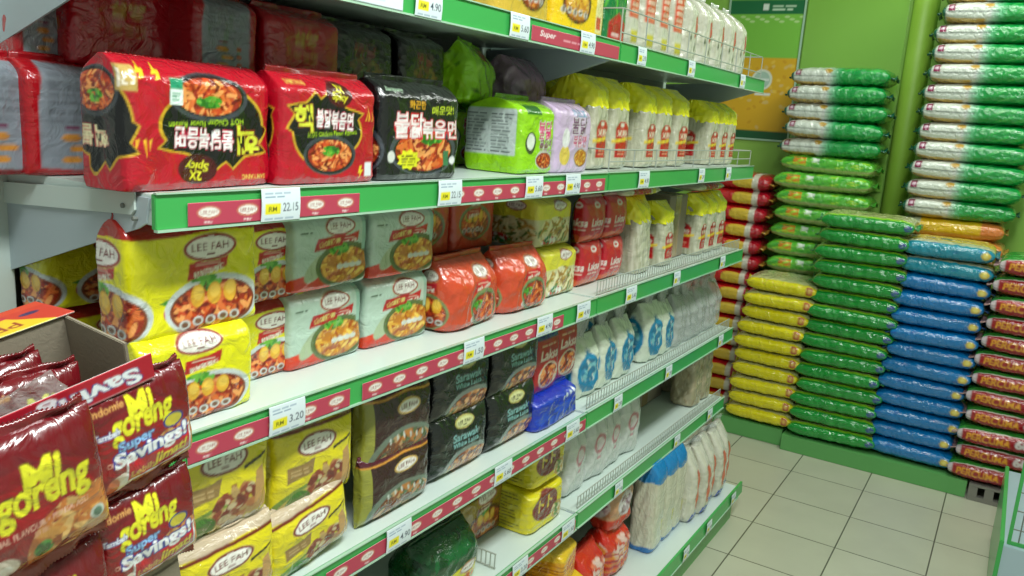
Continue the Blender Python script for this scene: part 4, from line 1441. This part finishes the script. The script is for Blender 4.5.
for i, y in enumerate((2.565, 2.65, 2.735, 2.82, 2.90)):
    K_bb.put(-.765 + .012 * (i % 2), y, .136, 'tall white bag with orange stripe on the base shelf, %s beyond the blue-topped bags' % ORD[i], g, yaw=.06 * (-1) ** i, roll=.03 * (-1) ** i, sc=(1, 1, .93 - .03 * (i % 2)))

# --- top shelf goods
W, H, D = .24, .15, .11
c = leefah_art(W, H, D, .003, (236, 196, 24), NOODY, rim=(70, 30, 20), bowlp=(-.12, .42, .26, .28), logo_x=.3, seed=81, splash=False, rep=False)
c.rect(W * .24, W * .42, H * .1, H * .8, (236, 226, 160))
c.rect(W * .26, W * .38, H * .14, H * .32, (206, 60, 40))
K_ty = pack_kind('noodle_multipack', NP, W, H, D, c, pf_boxy, .004, 5, .003, 40, 0, 81, seal=(200, 150, 20))
K_ty.put(-.865, 1.640, 1.631, 'golden yellow noodle pack with a dark bowl on the top shelf at the upper edge')
c = leefah_art(.2, .15, .1, .003, (206, 170, 60), NOOD, rim=(70, 30, 20), bowlp=(.1, .42, .26, .28), seed=82, splash=False, rep=False)
K_t2 = pack_kind('noodle_multipack', NP, .2, .15, .1, c, pf_boxy, .004, 5, .003, 40, 0, 82, seal=(160, 100, 20))
K_t2.put(-.865, 1.405, 1.631, 'ochre noodle pack on the top shelf, cut by the edge left of the golden one')
W, H, D = .12, .2, .10
c = Cv(-.17, .17, 0, H, .003, (16, 120, 60), 83)
for i in range(16):
    c.ell(c.rg.uniform(-.06, .06), c.rg.uniform(.08, .2), .003, .02, (90, 190, 60), c.rg.uniform(-.8, .8))
c.poly([(-.045, .0), (.045, .0), (.045, .05), (0, .075), (-.045, .05)], (186, 24, 40))
c.lines(-.03, .03, .02, .035, 1, (230, 190, 190))
K_tg = pack_kind('green_vermicelli_pack', 'pack', W, H, D, c, pf_boxy, .004, 5, .003, 40, 0, 83)
K_tg.put(-.875, 1.835, 1.631, 'dark green pack with red badge on the top shelf next to the golden yellow pack')
r = thing('vermicelli_bag')
c = Cv(-.25, .25, 0, .25, .004, (206, 204, 188), 84)
strands(c, 300)
for ox in (0, -.12):
    c.rect(ox - .032, ox + .032, .08, .20, (214, 74, 40))
    c.lines(ox - .026, ox + .026, .09, .19, 6, (236, 200, 180))
    c.rect(ox - .02, ox + .02, .02, .05, (206, 190, 60))
loft('vermicelli', .25, .09, .15, 'Z', c, pf_bagtop, M['film'], .0045, 4, .004, 46, 0, 84, r)
crimp('top_seal', .055, .016, 'Z', (0, 0, .247), (214, 214, 200), r)
K_to = Kind(r, .15, 'vermicelli bag')
g = 'orange-labelled vermicelli bags on the top shelf'
for i, y in enumerate((1.955, 2.055, 2.155, 2.255)):
    K_to.put(-.885, y, 1.631, 'orange-labelled vermicelli bag behind the fence of the top shelf, %s from near side' % ORD[i], g, yaw=.04 * (-1) ** i)
r = thing('vermicelli_bag')
c = Cv(-.25, .25, 0, .21, .004, (206, 204, 190), 85)
strands(c, 300)
for ox in (0, -.12):
    c.rect(ox + .004, ox + .018, .08, .14, (190, 70, 60))
    c.rect(ox + .008, ox + .014, .04, .07, (60, 60, 60))
    c.rect(ox - .03, ox - .015, .07, .085, (90, 90, 80))
loft('vermicelli', .21, .11, .16, 'Z', c, pf_bagtop, M['film'], .0045, 4, .005, 46, 0, 85, r)
crimp('top_seal', .07, .02, 'Z', (0, 0, .207), (196, 200, 190), r)
K_tw2 = Kind(r, .16, 'vermicelli bag')
g = 'plain white vermicelli bags on the top shelf'
for i, y in enumerate((2.375, 2.50, 2.62, 2.74, 2.86)):
    K_tw2.put(-.885, y, 1.631, 'cream vermicelli bag on the top shelf, %s beyond the orange-labelled ones' % ORD[i], g, yaw=.04 * (-1) ** i)

# ================================================================ tilted red savings box at the left
al, th_ = math.radians(-65), math.radians(12)
dirv = Vector((math.cos(al), math.sin(al), 0))
axv = Vector((0, 0, 1)).cross(dirv)
TB = Matrix.Rotation(th_, 4, axv)
P0 = Vector((-0.66, 0.447, 1.213))
BOXH = .34
base = P0 + TB.to_3x3() @ Vector((0, 0, -BOXH))
bx = thing('display_box')
bx.matrix_world = Matrix.Translation(base) @ TB
tag(bx, 'tilted cardboard display box with red savings rim holding fried noodle packs at the left', 'display box')
BD, BL = .135, .27
MB().box(-BD, -.034, -.004, 0.0, 0, BOXH).build('side_panel', M['card'], bx, .0008)
MB().box(-BD, -.034, -BL, -BL + .004, 0, BOXH).build('side_panel', M['card'], bx, .0008)
MB().box(-BD, -BD + .004, -BL + .004, -.004, 0, BOXH).build('back_panel', M['card'], bx, .0008)
MB().box(-BD + .004, 0, -BL + .004, -.004, 0, .004).build('bottom_panel', M['card'], bx)
MB().box(-.004, 0.0, -BL + .004, -.004, 0.004, BOXH - .235).build('front_panel', M['card'], bx)
MB().box(-.09, .0, -BL + .004, -.004, BOXH - .245, BOXH - .241).build('inner_shelf', M['card'], bx)
MB().box(-.09, -.034, -BL + .004, -.004, BOXH - .130, BOXH - .127).build('inner_shelf', M['card'], bx)
cv = Cv(-BL / 2, BL / 2, 0, .026, .0009, (176, 18, 40), 90)
cv.rect(-BL / 2, BL / 2, .0, .0012, (206, 150, 160))
cv.text('Savings', BL / 2 - .066, .0135, .105, .019, (236, 240, 244), rot=math.pi, bold=.07, out=(40, 60, 140), ow=.05, shear=-.2)
cv.text('Super', BL / 2 - .165, .0135, .07, .019, (236, 240, 244), rot=math.pi, bold=.07, out=(40, 60, 140), ow=.05, shear=-.2)
rim = card('rim_strip', BL, .026, cv, bx, .0015, .0013)
rim.matrix_basis = Matrix.Translation((.0015, -BL / 2, BOXH - .026)) @ Matrix.Rotation(math.pi / 2, 4, 'Z')
cv = Cv(-BL / 2, BL / 2, 0, .075, .0012, (232, 190, 40), 91)
cv.wave(.0, .001, .1, (232, 190, 40))
cv.rect(-BL / 2, BL / 2, .0, .0022, (226, 206, 60))
cv.poly([(BL / 2 - .018, 0), (BL / 2, 0), (BL / 2, .075), (BL / 2 - .055, .075), (BL / 2 - .04, .035)], (196, 60, 40))
cv.poly([(-BL / 2, .068), (BL / 2, .058), (BL / 2, .075), (-BL / 2, .075)], (206, 70, 40))
cv.text('PERCUMA', BL / 2 - .105, .020, .12, .018, (150, 60, 30), rot=math.pi, bold=.04)
cv.text('SUPER', BL / 2 - .130, .048, .05, .010, (150, 80, 30), rot=math.pi, bold=.04)
cv.ell(BL / 2 - .024, .042, .010, .005, (60, 50, 90))
cv.ell(BL / 2 - .05, .052, .008, .005, (190, 40, 60))
flap = card('printed_flap', BL, .075, cv, bx, .0015, .0013)
flap.matrix_basis = Matrix.Translation((-BD + .006, -BL / 2 + .006, BOXH + .002)) @ Matrix.Rotation(math.pi / 2, 4, 'Z') @ Matrix.Rotation(math.radians(-98), 4, 'X')


# fried noodle packs
def mg_art(savings):
    W, H = .112, .104
    c = Cv(-W / 2 - .03, W / 2 + .03, 0, H, .0009, (104, 8, 20), 92)
    c.ell(-W * .1, H * .45, W * .6, H * .38, (124, 10, 22))
    c.ell(-W * .1, H * .45, W * .5, H * .27, (150, 14, 24))
    c.poly([(W * .1, H * .10), (W * .75, H * .75), (W * .75, 0), (-W * .4, 0)], (196, 130, 60))
    c.bits(W * .32, H * .15, W * .42, H * .34, [(214, 150, 70), (190, 110, 50), (226, 180, 110), (150, 80, 40), (206, 120, 50)], 160, .0035, 3.4)
    c.ell(-W * .28, H * .15, W * .13, H * .10, (236, 220, 206))
    c.ell(-W * .36, H * .14, W * .06, H * .09, (214, 110, 60))
    c.ell(-W * .24, H * .13, W * .05, H * .05, (246, 240, 232))
    c.bits(0, H * .17, W * .06, H * .07, [(50, 110, 40), (80, 150, 60)], 12, .003, 1.8)
    c.ell(W * .38, H * .22, W * .055, W * .055, (196, 206, 196))
    c.ell(W * .38, H * .22, W * .035, W * .035, (90, 120, 100))
    c.text('Indomie', -W * .30, H * .90, W * .3, H * .06, (214, 160, 90), shear=.3, bold=.03)
    dz = .10 if savings else 0
    c.text('Mi', W * (.08 - dz), H * (.73 + dz), W * .24, H * .20, (226, 222, 40), bold=.09, shear=.15, out=(110, 70, 10), ow=.03)
    c.text('goreng', W * (.07 - dz), H * (.55 + dz), W * .60, H * .22, (226, 222, 40), bold=.08, shear=.15, out=(110, 70, 10), ow=.03)
    c.text('ORIGINAL FLAVOUR • PERISA ASLI', -W * .04, H * .385, W * .74, H * .045, (236, 190, 170), bold=.02)
    c.text('原味', W * .0, H * .32, W * .10, H * .05, (230, 170, 140), bold=.04)
    c.text('Tambah', -W * .37, H * .68, W * .22, H * .06, (236, 240, 250), bold=.08, out=(40, 60, 150), ow=.1, shear=.2)
    if savings:
        c.rect(-W * .24, W * .44, H * .10, H * .42, (240, 240, 244))
        c.rect(-W * .22, W * .42, H * .12, H * .40, (196, 20, 40))
        c.text('Super', -W * .12, H * .51, W * .34, H * .12, (150, 200, 250), bold=.07, out=(30, 50, 150), ow=.09)
        c.ell(W * .26, H * .54, W * .11, H * .075, (30, 50, 130))
        c.ell(W * .26, H * .54, W * .09, H * .058, (206, 190, 60))
        c.text('Savings!', W * .02, H * .375, W * .72, H * .18, (244, 246, 250), bold=.09, out=(30, 50, 150), ow=.11)
        c.text('Lebih', -W * .08, H * .18, W * .22, H * .07, (240, 190, 90), bold=.06)
        c.text('Jimat!', W * .20, H * .205, W * .36, H * .14, (240, 216, 60), bold=.08, out=(120, 10, 20), ow=.04, shear=.2)
    return c


def mg_kind(sv, seed):
    r = thing('fried_noodle_pack')
    c = mg_art(sv)
    loft('bag', .104, .112, .040, 'Z', c, pf_pouch, M['film'], .0011, 4.5, .0022, 70, .0004, seed, r)
    crimp('top_seal', .106, .009, 'Z', (0, 0, .102), (110, 16, 24), r, teeth=40)
    crimp('bottom_seal', .106, .008, 'Z', (0, 0, .002), (150, 60, 40), r, teeth=40)
    b = CH[r.name][-1]
    b.rotation_euler = (math.pi, 0, 0)
    return Kind(r, .040, 'noodle pack')


K_mg, K_mgs = mg_kind(False, 93), mg_kind(True, 94)


def put_local(K, x, y, z, label, group=None, yaw=0, tilt=0, roll=0, sc=1.0, flip=False):
    o = K.put(0, 0, 0, label, group)
    L = Matrix.Translation((x, y, z)) @ Matrix.Rotation(math.pi / 2 + yaw, 4, 'Z') @ Matrix.Rotation(tilt, 4, 'X') @ Matrix.Rotation(roll, 4, 'Y') @ Matrix.Scale(sc, 4)
    if flip:
        L = L @ Matrix.Translation((0, 0, .104)) @ Matrix.Rotation(math.pi, 4, 'Y')
    o.matrix_world = Matrix.Translation(base) @ TB @ L
    return o


g = 'fried noodle packs in the savings box'
put_local(K_mgs, -.008, -.022, BOXH - .128, 'red fried noodle pack with savings badge, upper right one in the display box', g, roll=.02, yaw=.04)
put_local(K_mg, .014, -.140, BOXH - .134, 'red fried noodle pack without savings badge, large upper left one in the display box', g, sc=1.2, roll=-.0)
put_local(K_mgs, -.008, -.032, BOXH - .240, 'red fried noodle pack with savings badge, lower right one in the display box', g, roll=.02, sc=.98)
put_local(K_mg, .006, -.142, BOXH - .254, 'red fried noodle pack, lower left one cut by the bottom edge of the photo', g, roll=.03, sc=1.04)
put_local(K_mg, -.072, -.095, BOXH - .112, 'red fried noodle pack tucked inside the display box behind the savings rim', g, sc=.96, roll=.12)
put_local(K_mg, -.112, -.100, BOXH - .118, 'red fried noodle pack at the rear of the display box next to the flap', g, sc=1.0)
o = loft('clear_wrapper', .10, .09, .02, 'Z', None, pf_slump, M['clear'], .003, 4, .006, 60, .002, 95)
o.matrix_world = Matrix.Translation(base) @ TB @ Matrix.Translation((-.040, -.075, BOXH - .108)) @ Matrix.Rotation(math.pi / 2 - .3, 4, 'Z') @ Matrix.Rotation(-.35, 4, 'Y')
tag(o, 'crumpled clear plastic wrapper inside the display box beside the upside-down packs', 'plastic wrapper')
carton('cardboard_carton', -1.02, -.60, .06, .50, .45, .853, 'brown cardboard carton carrying the tilted display box')
carton('cardboard_carton', -1.02, -.60, .06, .50, .0, .449, 'brown cardboard carton on the floor under the other one')

# ================================================================ rice sacks
def sack_kind(L, th, d, base, draw, seed, seal, name='rice_sack', prof=pf_sack, n=3.2, tailw=.75, matk='sack'):
    r = thing(name)
    c = Cv(-L / 2, L / 2, -d, th + d, .0035, base, seed)
    if draw: draw(c, L, th, d)
    loft('sack', L, th, d, 'X', c, prof, M[matk], .006 if matk == 'sack' else .004, n, .0045, 55, .0012, seed, r)
    crimp('end_seal', d * tailw, .026, 'X-', (-L / 2 + .004, 0, th / 2), seal, r, th=.004, teeth=12, wavy=.010, mat='sack')
    crimp('end_seal', d * tailw, .022, 'X+', (L / 2 - .004, 0, th / 2), seal, r, th=.004, teeth=12, wavy=.010, mat='sack', seed=8)
    return Kind(r, d, 'rice sack')


def dy(c, L, th, d):
    c.rect(-L, L, th * 1.05, 1, (196, 196, 140))
    c.rect(L * .36, L * .45, th * .25, th * .85, (176, 50, 30))
    c.rect(L * .38, L * .43, th * .4, th * .7, (220, 180, 90))
    for i in range(26):
        c.ell(c.rg.uniform(-L / 2, L / 2), c.rg.uniform(-.1, th * 1.1), .012, .002, (196, 186, 20))


def dg(c, L, th, d):
    c.rect(-L, L, th * 1.25, 1, (176, 186, 120))
    c.rect(-L, L, th * 1.05, th * 1.25, (150, 210, 40))
    c.ell(L * .44, th * .5, .016, th * .24, (40, 70, 140))
    for i in range(26):
        c.ell(c.rg.uniform(-L / 2, L / 2), c.rg.uniform(-.1, th), .014, .002, c.rg.choice([(10, 120, 40), (60, 190, 70)]), .1)


def db(c, L, th, d):
    c.ell(L * .41, th * .5, .018, th * .24, (216, 186, 60))
    c.ell(L * .41, th * .5, .010, th * .13, (236, 220, 120))
    for i in range(26):
        c.ell(c.rg.uniform(-L / 2, L / 2), c.rg.uniform(-.1, th), .014, .002, c.rg.choice([(10, 70, 160), (40, 130, 210)]), .1)


def dteal(c, L, th, d):
    db(c, L, th, d)
    c.rect(-L, L, th * 1.05, th * 1.5, (190, 190, 150))
    c.rect(-L, L, th * 1.5, 1, (214, 190, 60))
    c.ell(0, th * 2.3, .10, .02, (20, 120, 130))


def dwg(c, L, th, d):
    c.rect(-L / 2 + .015, -L * .06, -.3, .5, (214, 220, 212))
    for i in range(12):
        x = -L * .10 + .006 * i
        k = i / 11
        c.rect(x, x + .0065, -.3, .5, tuple(int(214 * (1 - k) + v * k) for v in (16, 150, 66)))
    c.rect(-L / 2 + .02, -L * .12, -.3, th * .16, (206, 170, 80))
    c.rect(-L / 2 + .02, -L * .02, th * .46, th * .50, (50, 70, 60))
    c.rect(-L / 2 + .025, -L / 2 + .05, th * .55, th * 1.05, (140, 30, 80))
    c.rect(-L / 2 + .03, -L / 2 + .045, th * .65, th * .9, (220, 190, 210))
    c.ell(-L * .10, th * .84, .018, th * .17, (190, 150, 60))
    c.rect(-L / 2, -L / 2 + .016, -.3, .5, (20, 90, 70))
    for i in range(8):
        c.ell(c.rg.uniform(L * .1, L * .45), c.rg.uniform(0, th), .03, .003, (70, 190, 90), .5)


def dlime(c, L, th, d):
    c.rect(-L, L, -.3, th * .32, (176, 190, 120))
    c.rect(-L * .36, -L * .22, th * .42, th * .9, (226, 130, 30))
    c.rect(-L * .15, -L * .08, th * .55, th * .9, (220, 230, 220))
    for i in range(30):
        c.ell(c.rg.uniform(-L / 2, L / 2), c.rg.uniform(th * .4, th * 1.1), .02, .003, c.rg.choice([(140, 220, 60), (40, 150, 50), (190, 230, 60)]), .2)


def dred(c, L, th, d):
    c.rect(-L * .5, L * .2, -.3, th * 1.3, (206, 30, 34))
    c.ell(L * .20, th * .5, .06, th * .40, (226, 190, 60))
    c.rect(L * .30, L * .37, -.3, .5, (220, 214, 200))
    c.rect(L * .37, L * .5, -.3, .5, (180, 20, 40))


def dyo(c, L, th, d):
    c.rect(-L / 2, -L * .30, -.3, .5, (190, 206, 180))
    c.rect(L * .28, L * .5, -.3, .5, (226, 130, 60))
    c.rect(-L, L, -.3, th * .3, (224, 160, 70))


def dperc(c, L, th, d):
    c.rect(-L, L, th * .98, 1, (50, 140, 50))
    c.rect(-L, L, th * .90, th * .98, (226, 220, 210))
    c.rect(-L / 2, -L / 2 + .02, -.3, th * .9, (206, 190, 196))
    c.text('PERCUMA', -L * .21, th * .50, L * .40, th * .36, (228, 160, 44), bold=.07, shear=.1)
    c.text('600g', L * .17, th * .50, L * .26, th * .52, (226, 214, 214), bold=.12, out=(150, 120, 130), ow=.04)
    for i in range(12):
        c.ell(c.rg.uniform(-L / 2, L / 2), c.rg.uniform(th * 1.0, th * 1.8), .02, .003, c.rg.choice([(90, 180, 70), (30, 110, 40), (220, 225, 215)]), .2)


YS = (228, 214, 20)
K = {
    'y': sack_kind(.315, .068, .30, YS, dy, 101, (206, 190, 30), tailw=.5),
    'g': sack_kind(.375, .068, .30, (16, 146, 52), dg, 102, (20, 130, 60)),
    'b': sack_kind(.345, .070, .30, (6, 116, 184), db, 103, (20, 80, 150)),
    't': sack_kind(.355, .074, .30, (16, 140, 166), dteal, 104, (20, 110, 130)),
    'p': sack_kind(.40, .080, .30, (158, 20, 32), dperc, 105, (190, 150, 150), matk='film'),
    'w': sack_kind(.46, .086, .28, (16, 150, 66), dwg, 106, (18, 90, 70), tailw=.55),
    'wt': sack_kind(.46, .097, .28, (16, 150, 66), dwg, 107, (18, 90, 70), tailw=.55),
    'l': sack_kind(.44, .080, .28, (90, 186, 56), dlime, 108, (70, 150, 50), tailw=.55),
    'r': sack_kind(.40, .078, .28, (190, 24, 34), dred, 109, (196, 150, 60)),
    'o': sack_kind(.43, .088, .28, (230, 186, 30), dyo, 110, (190, 150, 60)),
}


def put_sack(k, xc, yf, z, label, group, rg, jx=.008, h=None):
    Kk = K[k]
    o = Kk.root if not Kk.used else copy_tree(Kk.root)
    Kk.used = True
    s = rg.uniform(-.035, .035)
    sz = (h or 1.0)
    o.matrix_world = Matrix.Translation((xc + rg.uniform(-jx, jx), yf + Kk.d / 2 + rg.uniform(-.012, .012), z)) @ Matrix.Rotation(s, 4, 'Z') @ Matrix.Rotation(rg.uniform(-.02, .02), 4, 'Y') @ Matrix.Diagonal((rg.uniform(.97, 1.03), 1, sz, 1))
    tag(o, label, 'rice sack', group)
    return o


def nth_from_top(i, n):
    if i == n - 1: return 'topmost'
    if i == 0: return 'bottommost'
    return ORD[n - 1 - i] + ' from the top'


def stack(kinds, th, pitch, xc0, xc1, yf, z0, desc, group, seed, names):
    rg = random.Random(seed)
    n = len(kinds)
    for i, k in enumerate(kinds):
        t = i / max(1, n - 1)
        put_sack(k, xc0 + (xc1 - xc0) * t, yf, z0 + pitch * i, '%s rice sack, %s of %s' % (names[k], nth_from_top(i, n), desc), group, rg, h=pitch * 1.13 / th[k])


TH = {'y': .068, 'g': .068, 'b': .070, 't': .074, 'p': .080, 'w': .086, 'wt': .097, 'l': .080, 'r': .078, 'o': .088}
NM = {'y': 'glossy yellow', 'g': 'glossy green', 'b': 'glossy blue', 't': 'teal', 'p': 'red and green PERCUMA', 'w': 'white and green', 'wt': 'large white and green', 'l': 'light green', 'r': 'red and yellow', 'o': 'yellow and orange'}
Y0 = 3.815
stack(['y'] * 10, TH, .071, -.905, -.885, Y0, .083, 'the yellow front stack', 'rice sacks of the yellow front stack', 1, NM)
stack(['g'] * 15, TH, .070, -.575, -.560, Y0, .078, 'the green front stack', 'rice sacks of the green front stack', 2, NM)
stack(['b'] * 11 + ['t'] * 2, TH, .0752, -.235, -.225, Y0 + .01, .078, 'the blue front stack', 'rice sacks of the blue front stack', 3, NM)
stack(['p'] * 12, TH, .0800, .125, .170, Y0 - .03, .075, 'the rightmost front stack', 'rice sacks of the right front stack', 4, NM)
stack(['l'] * 15 + ['w'] * 5, {**TH}, .0845, -.835, -.835, 4.20, .09, 'the left back stack', 'rice sacks of the left back stack', 5, NM)
stack(['o'] * 13 + ['wt'] * 13, {**TH}, .0862, -.275, -.215, 4.20, .002, 'the tall right back stack', 'rice sacks of the tall right back stack', 6, NM)
stack(['r'] * 15, {**TH}, .083, -1.285, -1.285, 4.16, .0, 'the red corner stack', 'rice sacks of the red corner stack', 7, NM)

# plinths under the front stacks
p = MB()
def plinth(x0, x1, y0, y1, h, label):
    r = thing('display_plinth')
    r.location = (x0, y0, 0)
    MB().box(0, x1 - x0, 0, .018, 0, h).build('front_board', M['plinth'], r, .002)
    MB().box(0, x1 - x0, .018, y1 - y0, h - .015, h).build('top_board', M['plinth'], r, .001)
    MB().box(0, .018, .018, y1 - y0, 0, h - .015).build('side_board', M['plinth'], r)
    MB().box(x1 - x0 - .018, x1 - x0, .018, y1 - y0, 0, h - .015).build('side_board', M['plinth'], r)
    tag(r, label, 'plinth')


plinth(-1.12, -.780, 3.84, 4.16, .080, 'green wooden plinth under the yellow rice sacks')
plinth(-.772, .004, 3.80, 4.14, .075, 'green wooden plinth under the green and blue rice sacks')
r = thing('plastic_pallet')
r.location = (.012, 3.79, 0)
m = MB().box(0, .6, 0, .36, .062, .073)
for y in (0, .17, .33):
    m.box(0, .6, y, y + .03, 0, .018)
    for x in np.arange(0, .6, .06):
        m.box(x, x + .034, y, y + .03, .018, .062)
m.build('deck_and_blocks', M['pallet'], r, .001)
tag(r, 'grey slotted plastic pallet under the PERCUMA rice sacks', 'pallet')
m = MB().box(-1.10, -.61, 4.18, 4.52, 0, .088)
o = m.build('low_platform', M['pallet'], None, .003)
tag(o, 'grey low platform under the light green sacks, hidden behind the front stacks', 'platform')

# wire divider on the fifth shelf
f = MB()
for i in range(5):
    f.rod((-.850 - .012 * i, 1.405, .4705), (-.850 - .012 * i, 1.405, .505), .0016)
f.rod((-.848, 1.405, .505), (-.90, 1.405, .505), .0018)
f.rod((-.848, 1.405, .4718), (-.90, 1.405, .4718), .0018)
tag(f.build('wire_divider', M['wire']), 'small wire divider on the fifth shelf beside the dark green noodle pack', 'divider')

# rack at the lower right
r = thing('display_rack')
r.location = (.115, 2.75, 0)
MB().box(.010, .5, 0, .006, .0, .283).build('end_panel', M['bluegrey'], r, .001)
MB().box(.010, .5, .006, .7, .275, .283).build('rack_deck', M['bluegrey'], r, .001)
MB().box(.0, .012, -.006, .7, .0, .30).build('side_board', M['rail'], r, .002)
f = MB()
f.box(.020, .030, .02, .03, .283, .95).box(.47, .48, .02, .03, .283, .95).box(.030, .47, .02, .03, .283, .293).box(.030, .47, .02, .03, .94, .95)
f.build('upright_frame', M['rail'], r, .001)
g_ = MB()
for x in np.arange(.05, .47, .03):
    g_.rod((x, .034, .29), (x, .034, .945), .002, 5)
for z in np.arange(.33, .95, .06):
    g_.rod((.03, .034, z), (.47, .034, z), .002, 5)
g_.build('wire_grid', M['back'], r)
tag(r, 'display rack with pale blue end panel and green frame at the lower right corner', 'rack')
